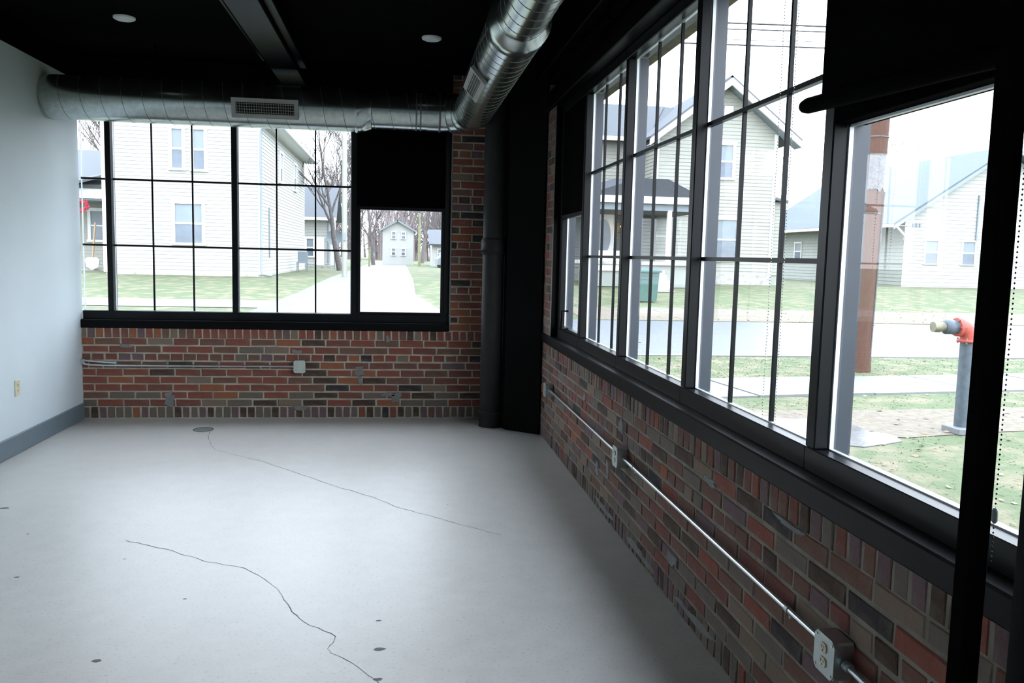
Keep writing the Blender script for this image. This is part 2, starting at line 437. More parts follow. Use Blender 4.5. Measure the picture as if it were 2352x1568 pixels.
def window(n, mp, u0, u1, verts, mull=None, top=2.60, trans=(1.505, 2.07), panel=None, wfr=.05, step=True, handle=None):
    """u0..u1 daylight opening; mull = list of (ua, ub) solid mullions owned by this window"""
    t = thing('window_%d' % n, mp((u0 + u1) / 2, 0, .87), kind='structure')
    um, uM = min([u0, u1] + [x for q in (mull or []) for x in q]), max([u0, u1] + [x for q in (mull or []) for x in q])
    m = MB(); wbox(m, mp, um, uM, 0, .048, .8675, .94, .003); br_ = m.build('bottom_rail', m_frame, t)
    m = MB(); wbox(m, mp, um, uM, .066, .12, .868, .925, .004); wbox(m, mp, um, uM, .048, .066, .868, .93)
    m.build('outer_rail', m_frameo, br_)
    m = MB(); wbox(m, mp, um, uM, 0, .048, top, top + .07, .004); wbox(m, mp, um, uM, .048, .12, top + .01, top + .07); m.build('head_rail', m_frame, t)
    for a, b in (mull or []):
        m = MB(); wbox(m, mp, a, b, 0.0005, .046, .9405, top, .004); mu_ = m.build('mullion', m_frame, t); m = MB(); wbox(m, mp, a + .004, b - .004, .0462, .119, .926, top); m.build('outer_mullion', m_frameo, mu_)
    g = .007
    zt = panel if panel else top
    m = MB()
    for (a, b, c, d) in ((u0, u0 + g, .94, zt), (u1 - g, u1, .94, zt), (u0, u1, .93, .94 + g * .6), (u0, u1, zt - g, zt)):
        wbox(m, mp, a, b, .047, .060, c, d)
    m.build('glazing_bead', m_spacer, t)
    us = [u0] + list(verts) + [u1]; zs = [.94] + ([] if panel else list(trans)) + [zt]
    for v in verts:
        m = MB(); wbox(m, mp, v - .007, v + .007, .050, .064, .94, zt); m.build('muntin', m_frame, t)
    if not panel:
        for z in trans:
            m = MB(); wbox(m, mp, u0, u1, .045, .069, z - .0085, z + .0085); m.build('transom', m_frame, t)
    for i in range(len(us) - 1):
        for j in range(len(zs) - 1):
            a = mp(us[i], .057, zs[j]); b = mp(us[i + 1], .057, zs[j]); c = mp(us[i + 1], .057, zs[j + 1]); d = mp(us[i], .057, zs[j + 1])
            MB().add([a, b, c, d], [(0, 1, 2, 3)]).build('pane', m_glass, t)
    if panel:
        m = MB(); wbox(m, mp, u0, u1, 0.001, .10, panel + .0005, top, .003); m.build('opaque_panel', m_ceil, t)
        m = MB()
        for (a, b, c, d) in ((u0, u0 + .03, .941, panel), (u1 - .03, u1, .941, panel), (u0 + .03, u1 - .03, .941, .962), (u0 + .03, u1 - .03, panel - .03, panel)):
            wbox(m, mp, a, b, .004, .046, c, d, .003)
        if panel < 1.92 and handle is not False and n != 9: m.build('sash', m_frame, t)
    if handle:
        pts = [mp(handle - .11, .0, .985), mp(handle - .11, -.035, .985), mp(handle - .11, -.035, 1.09), mp(handle - .11, 0, 1.09)]
        pts = [mp(handle, .0, .97), mp(handle, -.05, .97), mp(handle, -.05, 1.10), mp(handle, 0, 1.10)]
        MB().tube(pts, .008, 8).build('handle', m_black, t)
    return t


# far wall bays
window(1, FAR, XL, -2.50, [], [(-2.50, -2.452)])
window(2, FAR, -2.452, -1.460, [-2.13, -1.795], [(-1.460, -1.410)])
window(3, FAR, -1.410, -.432, [-1.082, -.747], [(-.432, -.380)])
window(4, FAR, -.380, .400, [], [(.400, .452)], panel=1.905)
# right wall bays, from the corner towards the camera
window(5, RGT, 5.70, 6.44, [], [(6.44, 6.50)], panel=1.82, handle=6.05)
window(6, RGT, 4.66, 5.65, [4.98, 5.32], [(5.65, 5.70)])
window(7, RGT, 3.53, 4.61, [3.875, 4.225], [(4.61, 4.66)])
window(8, RGT, 2.375, 3.475, [2.735, 3.105], [(3.475, 3.53)])
window(9, RGT, 1.15, 2.320, [], [(2.320, 2.375)], panel=1.90)
window(10, RGT, .20, 1.10, [.5, .8], [(1.10, 1.15)])
window(11, RGT, -.80, .15, [-.48, -.16], [(.15, .20)])
window(12, RGT, -1.80, -.85, [-1.48, -1.16], [(-.85, -.80)])
MB().box(XR + .007, XR + .3, YB, -1.8, .80, ZC).build('wall_right_end', m_wallp, kind='structure')
# sills
MB().box(XL + .002, .452, YF - .012, YF + .053, .795, .868, bev=.006).box(XL + .002, .4515, YF + .045, YF + .175, .79, .869).build('trim_2', m_black, kind='structure')
MB().box(XR - .014, XR + .053, YB, 6.86, .795, .868, bev=.006).box(XR + .045, XR + .175, YB, 6.85, .79, .869).build('trim_3', m_black, kind='structure')
# black soffits over the glazing
MB().box(XR - .03, XR + .05, YB, 6.86, 2.66, 2.80, bev=.006).build('trim_4', m_black, kind='structure')
MB().box(XR - .11, XR + .05, YB, 6.86, 2.90, ZC - .001, bev=.006).build('trim_5', m_black, kind='structure')
MB().box(XL + .013, .452, YF - .03, YF + .05, 2.66, ZC - .001, bev=.006).build('trim_6', m_black, kind='structure')

# ------------------------------------------------------------------ corner column, standpipe
MB().prism([(.907, YF + .005), (.907, 7.055), (1.175, 6.83), (1.188, 6.862), (1.188, YF + .005)], 'z', 0, ZC).build('trim_7', mat('flat black column', (.004, .004, .004), .9, spec=.1), kind='structure')
sp = thing('drain_pipe', (.80, 7.20, 0), 'thick black vertical drain pipe with couplings standing in the dark corner', 'pipe')
MB().tube([(.80, 7.2, .12), (.80, 7.2, ZC)], .092, 28).build('pipe', m_pipe, sp)
m = MB().tube([(.80, 7.2, 1.50), (.80, 7.2, 1.505), (.80, 7.2, 1.64), (.80, 7.2, 1.645)], .1, 28, rs=[.093, .102, .102, .093])
for z in (1.53, 1.61): m.tube([(.80, 7.2, z), (.80, 7.2, z + .014)], .106, 28)
m.tube([(.70, 7.16, 1.53), (.70, 7.12, 1.53)], .012, 8)
m.build('coupling', m_pipe, sp)
MB().tube([(.80, 7.2, 0), (.80, 7.2, .03), (.80, 7.2, .12), (.80, 7.2, .135), (.80, 7.2, .142)], .1, 28, rs=[.098, .094, .098, .108, .100]).build('hub', m_pipe, sp)

# black post and pier near the camera on the right
po = thing('steel_post', (1.082, 1.402, 0), 'slim black square post standing just inside the sill near the right edge', 'post')
MB().box(1.062, 1.102, 1.382, 1.423, 0.01, ZC - .002, bev=.003).build('shaft', m_shade, po)
MB().box(1.040, 1.124, 1.36, 1.445, 0, .012, bev=.002).build('base_plate', m_black, po)
MB().box(1.15, XR + .048, 1.20, 1.378, 0, ZC - .001, bev=.006).build('wall_pier', m_black, kind='structure')

# ------------------------------------------------------------------ ceiling beam and lights
be = thing('ceiling_beam', (-.9, 3, 2.88), 'black painted steel beam running along the ceiling towards the far wall', 'beam')
MB().box(-1.0, -.80, YB, 7.53, 2.885, 2.905, bev=.003).build('flange', m_black, be)
MB().box(-.93, -.88, YB, 7.52, 2.905, ZC - .001).build('web', m_black, be)
MB().box(-.798, -.745, YB, 6.95, 2.93, 2.955, bev=.003).build('side_rail', m_black, be)
MB().box(-1.075, -1.06, YB, 6.9, 2.96, 2.975).build('side_rod', m_black, be)
for i, (x, y, lb) in enumerate([(-1.9, 6.26, 'white round ceiling disc light above the left wall, off'), (.215, 6.32, 'white round ceiling disc light between the beam and the branch duct, off')]):
    t = thing('ceiling_light', (x, y, ZC), lb, 'ceiling light', 'disc lights on the black ceiling')
    MB().tube([(x, y, ZC - .0005), (x, y, ZC - .012), (x, y, ZC - .018)], .07, 28, rs=[.072, .072, .062]).build('trim_ring', m_white, t)
    MB().tube([(x, y, ZC - .018), (x, y, ZC - .021)], .055, 28).build('lens', m_white, t)

# ------------------------------------------------------------------ ducts


def helix(p0, p1, r, pitch, seed=0, lean=1):
    p0, p1 = Vector(p0), Vector(p1); d = (p1 - p0); L = d.length; d.normalize()
    up = Vector((0, 0, 1)); a = d.cross(up).normalized(); b = d.cross(a)
    n = int(L / pitch * 28); pts = []
    for i in range(n + 1):
        s_ = i / n * L; th = lean * s_ / pitch * 2 * PI + seed
        pts.append(p0 + d * s_ + (a * math.cos(th) + b * math.sin(th)) * r)
    return MB().tube(pts, .0019, 4, cap=False)


yd, zd = 7.0, 2.63
du = thing('supply_duct', (-1.1, yd, zd), 'wide spiral galvanised duct hung along the top of the far windows', 'duct')
def section(p, a, b, r, seed=0, lean=1, pitch=.15):
    o = MB().tube([a, b], r, 48, cap=False).build('duct_section', m_galv, p)
    helix(a, b, r + .0005, pitch, seed, lean).build('seam', m_seam, o)
    return o
section(du, (XL, yd, zd), (-.36, yd, zd), .168)
# reducer
o = MB().tube([(-.365, yd, zd), (-.36, yd, zd), (-.35, yd, zd), (-.25, yd, zd + .012), (-.24, yd, zd + .012), (-.235, yd, zd + .012)], .1, 48, cap=False, rs=[.168, .173, .171, .153, .156, .150]).build('reducer', m_galv, du)
section(du, (-.24, yd, zd + .012), (.21, yd, zd + .012), .147)
for x in (.115, .15): MB().tube([(x, yd, zd + .012), (x + .012, yd, zd + .012)], .1485, 48, cap=False).build('band', m_seam, du)
# elbow in gores: from +x direction to -y
xb = .57; Re = .26
cx, cy = xb - Re, yd - Re
zc2 = zd + .012
angs = [0, 22.5, 45, 67.5, 90]
for i in range(4):
    pts = []
    for k in range(2):
        a_ = math.radians(angs[i + k]); pts.append((cx + math.sin(a_) * Re, cy + math.cos(a_) * Re, zc2))
    MB().tube([(Vector(pts[0]) * 1.0), Vector(pts[1])], .149 + .0015 * (i % 2), 48, cap=False).build('elbow_gore', m_galv, du)
    a_ = math.radians(angs[i]); c = Vector(pts[0]); tdir = Vector((math.cos(a_), -math.sin(a_), 0))
    MB().tube([c - tdir * .008, c + tdir * .008], .153, 48, cap=False).build('band', m_seam, du)
MB().tube([(.21, yd, zc2), (cx, yd, zc2)], .150, 48, cap=False).build('collar', m_galv, du)

db = thing('branch_duct', (xb, 5, zd), 'spiral galvanised branch duct running overhead along the right window wall', 'duct')
section(db, (xb, cy - .01, zc2), (xb, 4.27, zc2), .150, 1, -1, .13)
MB().tube([(xb, 4.29, zc2), (xb, 4.28, zc2), (xb, 4.15, zc2), (xb, 4.09, zc2), (xb, 4.07, zc2)], .1, 48, cap=False, rs=[.151, .156, .156, .126, .123]).build('reducer', m_galv, db)
section(db, (xb, 4.08, zc2), (xb, YB + .01, zc2), .122, 0, -1, .13)
for x, y, r in ((-1.9, yd, .17),):
    MB().box(x - .012, x + .012, y - .002, y + .002, zd + r - .002, ZC).build('hanger', m_shade, du)
for y in (6.2, 4.9, 3.2): MB().box(xb - .002, xb + .002, y - .012, y + .012, zd + .12, ZC).build('hanger', m_shade, db)


def register(o, c, ax, out, upv, w_, h_, cols, rows, label, half=.17):
    """curved-saddle air register: ax = along-duct dir, out = outward normal, upv = vertical-ish"""
    ax, out, upv = Vector(ax), Vector(out).normalized(), Vector(upv).normalized()
    t = thing('air_register', c, label, 'air register')
    c = Vector(c)
    def P(a, b, d): return c + ax * a + upv * b + out * d
    def bx(m, a0, a1, b0, b1, d0, d1):
        vs = [P(a, b, d) for a in (a0, a1) for b in (b0, b1) for d in (d0, d1)]
        m.add(vs, [(0, 1, 3, 2), (4, 6, 7, 5), (0, 4, 5, 1), (2, 3, 7, 6), (0, 2, 6, 4), (1, 5, 7, 3)])
    m = MB(); f = .032
    bx(m, -w_ / 2, w_ / 2, h_ / 2 - f, h_ / 2, -.018, .004); bx(m, -w_ / 2, w_ / 2, -h_ / 2, -h_ / 2 + f, -.018, .004)
    bx(m, -w_ / 2, -w_ / 2 + f, -h_ / 2 + f, h_ / 2 - f, -.018, .004); bx(m, w_ / 2 - f, w_ / 2, -h_ / 2 + f, h_ / 2 - f, -.018, .004)
    m.build('face_frame', m_reg, t)
    m = MB(); bx(m, -w_ / 2 + f, w_ / 2 - f, -h_ / 2 + f, h_ / 2 - f, -.015, -.012); m.build('backing', m_dark, t)
    for i in range(rows):
        b = -h_ / 2 + f + (h_ - 2 * f) * (i + .5) / rows
        m = MB(); bx(m, -w_ / 2 + f, w_ / 2 - f, b - .0014, b + .0014, -.008, .000); m.build('blade', m_reg, t)
    m = MB()
    for i in range(cols):
        a = -w_ / 2 + f + (w_ - 2 * f) * (i + .5) / cols
        bx(m, a - .0012, a + .0012, -h_ / 2 + f, h_ / 2 - f, -.006, -.001)
    g = m.build('fin', m_reg, t); g['kind'] = 'stuff'
    return t


th = math.radians(14)
register(du, (-1.047, yd - math.cos(th) * .186, zd - math.sin(th) * .186), (1, 0, 0), (0, -math.cos(th), -math.sin(th)), (0, -math.sin(th), math.cos(th)), .505, .15, 24, 4,
         'long light grey grille register on the far window duct')
th = math.radians(40)
register(db, (xb - math.cos(th) * .167, 5.27, zc2 - math.sin(th) * .167), (0, 1, 0), (-math.cos(th), 0, -math.sin(th)), (-math.sin(th), 0, math.cos(th)), .60, .13, 24, 4,
         'light grey grille register on the branch duct beside the right windows')

# ------------------------------------------------------------------ roller shades
def shade(y0, y1, drop, label, chain=None, fab=None, hem_r=.011, x=1.16, zt=2.845):
    t = thing('roller_shade', (x, (y0 + y1) / 2, zt), label, 'roller shade', None)
    MB().tube([(x, y0 + .02, zt), (x, y1 - .02, zt)], .036, 20).build('roller_tube', m_shade, t)
    for y in (y0, y1): MB().box(x - .035, x + .045, y - .004, y + .004, zt - .04, zt + .056, bev=.003).build('bracket', m_black, t)
    if drop:
        a, b = fab or (y0 + .03, y1 - .03)
        MB().box(x - .0015, x + .0015, a, b, drop, zt - .02).build('fabric', m_shade, t)
    if chain:
        m = MB()
        for yy, ztop, zb in chain:
            n = int((ztop - zb) / .0095)
            for i in range(n):
                z = ztop - i * .0095; r = .0026
                xx = x - .03 + .0006 * math.sin(i * .7); yq = yy + .0012 * math.sin(i * .11)
                m.add([(xx + r, yq, z), (xx - r, yq, z), (xx, yq + r, z), (xx, yq - r, z), (xx, yq, z + r), (xx, yq, z - r)],
                      [(0, 2, 4), (2, 1, 4), (1, 3, 4), (3, 0, 4), (2, 0, 5), (1, 2, 5), (3, 1, 5), (0, 3, 5)], 0, True)
        m.build('bead_chain', m_boxm, t, kind='stuff')
    return t
shade(5.72, 6.46, None, 'black roller shade rolled up over the corner casement window')
shade(4.67, 5.69, None, 'black roller shade rolled up over the second right-wall window from the corner')
shade(3.54, 4.65, None, 'black roller shade rolled up over the middle right-wall window')
s3 = shade(2.39, 3.52, None, 'black roller shade rolled up with a bead chain looping down past the glass', chain=[(2.445, 2.83, 1.0), (2.355, 2.83, 1.0)])
# the lowered shade with the fat hem bar, nearest the camera
x4 = 1.145
s4 = thing('roller_shade', (x4, 1.9, 2.84), 'lowered black roller shade with a round-ended hem bar, near the right edge', 'roller shade')
MB().tube([(x4, 1.39, 2.84), (x4, 2.30, 2.84)], .04, 20).build('roller_tube', m_shade, s4)
MB().add([(x4 - .002, 1.39, 1.91), (x4 - .002, 2.215, 1.95), (x4 - .002, 2.215, 2.83), (x4 - .002, 1.39, 2.83), (x4 + .002, 1.39, 1.91), (x4 + .002, 2.215, 1.95), (x4 + .002, 2.215, 2.83), (x4 + .002, 1.39, 2.83)],
         [(0, 3, 2, 1), (4, 5, 6, 7), (0, 1, 5, 4), (2, 3, 7, 6), (1, 2, 6, 5), (3, 0, 4, 7)]).build('fabric', m_shade, s4)
MB().tube([(x4, 2.325, 1.944), (x4, 2.315, 1.9435), (x4, 2.29, 1.9425), (x4, 1.39, 1.90)], .02, 20, rs=[.008, .018, .0225, .0225]).build('hem_bar', m_shade, s4)
m = MB()
for i in range(100):
    z = 1.88 - i * .0095; r = .0026; xx = x4 - .018; yq = 1.408
    m.add([(xx + r, yq, z), (xx - r, yq, z), (xx, yq + r, z), (xx, yq - r, z), (xx, yq, z + r), (xx, yq, z - r)], [(0, 2, 4), (2, 1, 4), (1, 3, 4), (3, 0, 4), (2, 0, 5), (1, 2, 5), (3, 1, 5), (0, 3, 5)], 0, True)
m.build('bead_chain', m_black, s4, kind='stuff')
MB().tube([(x4 - .018, 1.408, 1.045), (x4 - .018, 1.408, 1.04), (x4 - .018, 1.408, 1.02), (x4 - .018, 1.408, 1.015)], .006, 8, rs=[.003, .006, .006, .003]).build('chain_connector', m_white, s4)

# ------------------------------------------------------------------ electrical


def gbox(c, nrm, along, w_, h_, d_, label, grp='surface outlet boxes on the brick walls', faces=2):
    """surface box; nrm into the room, along = horizontal dir"""
    nrm, al, up = Vector(nrm), Vector(along), Vector((0, 0, 1)); c = Vector(c)
    t = thing('outlet_box', c, label, 'outlet box', None)
    def P(a, b, d): return c + al * a + up * b + nrm * d
    def pr(m, poly, d0, d1):
        n = len(poly); vs = [P(a, b, d0) for a, b in poly] + [P(a, b, d1) for a, b in poly]
        m.add(vs, [tuple(range(n))[::-1], tuple(range(n, 2 * n))] + [(i, (i + 1) % n, n + (i + 1) % n, n + i) for i in range(n)])
        return m
    def oct_(w2, h2, k): return [(-w2 + k, -h2), (w2 - k, -h2), (w2, -h2 + k), (w2, h2 - k), (w2 - k, h2), (-w2 + k, h2), (-w2, h2 - k), (-w2, -h2 + k)]
    fixn(pr(MB(), oct_(w_ / 2 - .002, h_ / 2 - .002, .006), 0.001, d_).build('box_body', m_emt, t))
    cv = fixn(pr(MB(), oct_(w_ / 2, h_ / 2, .014), d_, d_ + .005).build('cover_plate', m_boxm, t))
    for s_ in (-1, 1):
        for q in (-1, 1):
            sc = MB(); p = P(s_ * (w_ / 2 - .012), q * (h_ / 2 - .012), 0)
            sc.tube([p + nrm * (d_ + .005), p + nrm * (d_ + .0075)], .0035, 8); sc.build('screw', m_emt, cv)
    for s_ in (-1, 1):
        rc = MB(); p = c + up * (s_ * .0195)
        n = 16; poly = [(math.cos(i * 2 * PI / n) * .0165, max(-.0135, min(.0135, math.sin(i * 2 * PI / n) * .0165)) + s_ * .0195) for i in range(n)]
        ro = fixn(pr(rc, poly, d_ + .004, d_ + .0085).build('receptacle', m_ivory, t))
        sl = MB()
        for a in (-.006, .006): pr(sl, [(a - .001, s_ * .0195 - .001), (a + .001, s_ * .0195 - .001), (a + .001, s_ * .0195 + .007), (a - .001, s_ * .0195 + .007)], d_ + .0084, d_ + .0089)
        pr(sl, [(-.002, s_ * .0195 - .009), (.002, s_ * .0195 - .009), (.002, s_ * .0195 - .005), (-.002, s_ * .0195 - .005)], d_ + .0084, d_ + .0089)
        fixn(sl.build('slot', m_slot, ro))
    return t


gbox((-.872, YF - .001, .472), (0, -1, 0), (1, 0, 0), .102, .114, .048, 'grey metal outlet box at the end of the conduit on the far brick wall')
R_ = [(6.345, 'small looking metal outlet box on the right brick wall at the dark corner'), (4.19, 'metal outlet box midway along the right wall conduit'), (1.995, 'metal outlet box with round cream sockets in the right foreground')]
for y, lb in R_: gbox((XR - .002, y, .462), (-1, 0, 0), (0, -1, 0), .104, .108, .052, lb)


def conduit(pts, label, straps, nrm):
    t = thing('conduit', pts[0], label, 'conduit')
    MB().tube(pts, .0092, 12).build('tube', m_emt, t)
    for s_ in straps:
        s_ = Vector(s_); ax = (Vector(pts[-1]) - Vector(pts[-2])).normalized(); nv = Vector(nrm)
        m = MB().tube([s_ - ax * .009, s_ + ax * .009], .0115, 12)
        up = Vector((0, 0, 1)); c = s_ - up * .024 - nv * .012
        m.tube([s_ - up * .008 - nv * .004, c], .006, 6)
        m.tube([c - nv * .004, c + nv * .006], .0055, 8); m.build('strap', m_boxm, t)
    for p, q in ((pts[0], pts[1]), (pts[-1], pts[-2])):
        d = (Vector(q) - Vector(p)).normalized()
        MB().tube([Vector(p), Vector(p) + d * .024], .0135, 8).build('connector', m_boxm, t)
    return t


xc = XR - .026
conduit([(xc, 6.292, .465), (xc, 4.244, .463)], 'thin metal conduit between the corner box and the middle box on the right wall', [(xc, 5.9, .465)], (-1, 0, 0))
conduit([(xc, 4.136, .463), (xc, 2.05, .466)], 'long shiny metal conduit from the middle box to the foreground box on the right wall', [(xc, 3.95, .463), (xc, 2.27, .466)], (-1, 0, 0))
conduit([(xc, 1.942, .458), (xc, 1.42, .45)], 'short metal conduit leaving the foreground box towards the camera', [], (-1, 0, 0))
yc = YF - .026
conduit([(XL + .004, yc + .012, .498), (XL + .03, yc + .006, .482), (XL + .07, yc, .474), (-2.5, yc, .470), (-.924, yc, .472)], 'metal conduit running along the far brick wall below the window', [(-2.53, yc, .470), (-1.21, yc, .470)], (0, -1, 0))
conduit([(XL + .004, YF - .014, .512), (XL + .06, YF - .014, .508), (-2.5, YF - .014, .494), (-2.42, YF - .012, .492)], 'short bent conduit stub above the far wall conduit beside the white wall', [], (0, -1, 0))
# wall outlet on the left wall
ol = thing('wall_outlet', (XL, 6.33, .47), 'ivory duplex wall outlet low on the white left wall', 'outlet')
MB().box(XL + .0005, XL + .006, 6.293, 6.367, .412, .528, bev=.003).build('cover_plate', m_ivory, ol)
for s_ in (-1, 1):
    q = MB().box(XL + .006, XL + .0085, 6.316, 6.344, .47 + s_ * .0195 - .0135, .47 + s_ * .0195 + .0135, bev=.002).build('receptacle', m_ivory, ol)
    MB().box(XL + .0084, XL + .009, 6.323, 6.325, .47 + s_ * .0195 - .003, .47 + s_ * .0195 + .006).box(XL + .0084, XL + .009, 6.335, 6.337, .47 + s_ * .0195 - .003, .47 + s_ * .0195 + .006).build('slot', m_slot, q)

# ================================================================== OUTDOORS
_mat = mat
def mat(name, col, *a, **k):
    if k.get('col2'): k['col2'] = tuple(c * .8 for c in k['col2'])
    return _mat(name, tuple(c * .8 for c in col), *a, **k)
m_grass = mat('lawn', (.095, .125, .055), .95, scale=2.6, col2=(.20, .175, .11), thresh=(.46, .66), bump=.9, bscale=30)
m_blade = mat('grass blades', (.14, .19, .08), .9, scale=2.6, col2=(.30, .26, .16), thresh=(.45, .65))
m_leaf = mat('fallen leaves', (.28, .22, .14), .9, scale=3, amt=.4)
m_litter = mat('leaf litter', (.15, .12, .09), .95, scale=14, col2=(.23, .20, .15), bump=.8, bscale=40)
m_walk = mat('sidewalk concrete', (.19, .20, .21), .55, scale=4, amt=.12, bump=.2, bscale=50)
m_road = mat('wet asphalt', (.115, .13, .155), .42, scale=5, amt=.1, bump=.2, bscale=90)
m_alley = mat('alley asphalt', (.16, .17, .18), .5, scale=2, amt=.15, bump=.2, bscale=60)
m_wet = mat('wet concrete', (.09, .09, .09), .25, scale=5, col2=(.17, .175, .18), bump=.2, bscale=30)
m_sid_w = mat('white clapboard', (.46, .46, .435), .6, scale=3, amt=.03)
m_sid_c = mat('cream clapboard', (.36, .36, .315), .65, scale=3, amt=.04)
m_sid_g = mat('pale grey green clapboard', (.33, .35, .32), .65, scale=3, amt=.04)
m_trimw = mat('white exterior trim', (.80, .81, .80), .55, amt=.03)
m_roof = mat('grey shingles', (.125, .135, .15), .9, scale=30, amt=.25, bump=.4, stretch=(1, 6, 6))
m_roofp = mat('pale metal roof', (.125, .15, .17), .85, scale=4, amt=.05)
m_roofd = mat('dark shingles', (.06, .066, .076), .9, scale=30, amt=.25, bump=.4, stretch=(1, 6, 6))
m_wing = mat('house window glass', (.12, .15, .19), .08, scale=2, amt=.2)
m_blind = mat('window blind', (.23, .27, .30), .5, scale=2, amt=.06)
m_stone = mat('stone foundation', (.42, .41, .38), .9, scale=6, amt=.3, bump=.6)
m_porchd = mat('grey porch siding', (.12, .13, .125), .8, scale=3, amt=.08)
m_bark = mat('grey bark', (.14, .125, .12), .95, scale=10, amt=.25, bump=.6)
m_barkr = mat('pinkish grey bark', (.23, .19, .19), .95, scale=10, amt=.2)
m_polew = mat('weathered utility pole wood', (.085, .036, .022), .85, scale=9, amt=.35, bump=.5, bscale=60, stretch=(9, 9, 1.2), col2=(.135, .065, .042), thresh=(.15, .85))
m_tar = mat('pale metal pole plate', (.15, .145, .15), .5, .3, scale=25, amt=.25)
m_sp = mat('blue grey painted standpipe', (.09, .115, .14), .55, scale=20, amt=.2, bump=.2)
m_red = mat('faded red cast fitting', (.50, .085, .06), .6, scale=15, amt=.25, bump=.2)
m_brass = mat('dull brass nozzle', (.26, .24, .17), .5, .5, scale=20, amt=.2)
m_green = mat('green dumpster paint', (.03, .11, .10), .5, scale=4, amt=.15)
m_wire = mat('black cable', (.05, .05, .055), .7)
m_wreath = mat('pink red flowers', (.62, .07, .11), .7, scale=20, amt=.4)
m_wood = mat('tan wood', (.45, .30, .18), .7)
m_yel = mat('yellow green pole paint', (.24, .25, .13), .6)

GZ = lambda y: -.03 if y < 20 else (-.03 + .58 * (y - 20) / 10 if y < 30 else .55)


def prof(x0, x1, ys, dz, name, m_, parent=None, kind=None, xf=None, th=.0):
    ys = sorted(set(ys)); vs = []; fs = []
    for y in ys:
        a, b = (x0, x1) if xf is None else xf(y)
        n = 1
        vs += [(a, y, GZ(y) + dz), (b, y, GZ(y) + dz)]
    for i in range(len(ys) - 1): fs.append((2 * i, 2 * i + 1, 2 * i + 3, 2 * i + 2))
    return MB().add(vs, fs).build(name, m_, parent, kind)


gr = prof(-90, 120, [-40, 20, 30, 260], 0, 'ground', m_grass, kind='structure')
rd = MB().box(-80, 110, 12.85, 19.9, -.06, -.022).build('road', m_road, kind='structure')
MB().box(-80, 110, 12.70, 12.85, -.06, -.012).build('kerb', m_walk, rd)
al_ = prof(-2.45, .4, [19.9, 25, 30, 90], .012, 'alley_road', m_alley, kind='structure', xf=lambda y: (-2.45 - (1.2 if y < 21 else (.5 if y < 26 else 0)), .38 + (.9 if y < 21 else .1)))
prof(-20, -2.9, [21.3, 22.9], .014, 'far_pavement', m_walk, kind='structure')
# far side dirt verge behind the road
prof(4.5, 60, [20.05, 21.5, 22.6], .008, 'verge_dirt', m_litter, kind='structure')
# sidewalk of separate slabs, slightly skewed to the building
wk = thing('sidewalk', (5, 9.6, 0), kind='structure')
L_ = 1.52
for i in range(-6, 22):
    a = Vector((1.0 + i * L_, 8.47 + i * L_ * .127)); d = Vector((1, .127)).normalized(); n_ = Vector((-d.y, d.x))
    q = [a + d * .012, a + d * (L_ * 1.0 - .0), a + d * L_ * 1.0 + n_ * 1.30, a + d * .012 + n_ * 1.30]
    r_ = random.Random(i); zt = -.006 + r_.uniform(-.004, .004)
    fixn(MB().prism([(p.x, p.y) for p in q], 'z', -.08, zt).build('slab', m_walk, wk))
# bare leaf-littered strip and wet pad by the standpipe
bz = -.024
bare = [(2.2, 7.9), (3.4, 8.1), (4.7, 8.05), (6.2, 8.15), (8, 8.3), (8.3, 7.6), (6.8, 7.15), (5.4, 6.95), (4.5, 6.75), (3.6, 6.9), (2.4, 7.2)]
MB().add([(x, y, bz) for x, y in bare], [tuple(range(len(bare)))]).build('bare_earth', m_litter, kind='structure')
pud = [(1.6, 7.5), (2.5, 7.7), (3.3, 7.63), (3.6, 7.72), (3.78, 7.6), (4.0, 7.58), (4.12, 7.4), (4.3, 7.25), (4.26, 7.05), (4.42, 6.85), (4.34, 6.6), (4.12, 6.5), (3.87, 6.4), (3.7, 6.5), (3.45, 6.44), (3.1, 6.55), (1.6, 6.5)]
MB().prism(pud, 'z', -.05, -.021).build('wet_pad', m_wet, kind='structure')
# grass tufts and leaves near the building and on the verge
rg = random.Random(5); m = MB()
def onwalk(x, y):
    v = y - (8.47 + (x - 1.0) * .127); return -.05 < v < 1.36
def inpoly(x, y, P):
    c = False; j = len(P) - 1
    for i in range(len(P)):
        if (P[i][1] > y) != (P[j][1] > y) and x < (P[j][0] - P[i][0]) * (y - P[i][1]) / (P[j][1] - P[i][1]) + P[i][0]: c = not c
        j = i
    return c
for _ in range(46000):
    x = rg.uniform(1.5, 14); y = rg.uniform(2.0, 12.7)
    if x / y < .30 or x / y > 1.15: continue
    if onwalk(x, y) or inpoly(x, y, pud): continue
    if inpoly(x, y, bare) and rg.random() < .93: continue
    h = rg.uniform(.006, .016); a = rg.uniform(0, PI); w_ = rg.uniform(.002, .004) * (1 + y * .12)
    m.add([(x - math.cos(a) * w_, y - math.sin(a) * w_, -.032), (x + math.cos(a) * w_, y + math.sin(a) * w_, -.032), (x + rg.uniform(-.06, .06), y + rg.uniform(-.06, .06), -.03 + h)], [(0, 1, 2)])
g_ = m.build('grass', m_blade, None, 'stuff'); tag(g_, 'short wet grass growing on the lawn outside the right windows', 'grass')
m = MB()
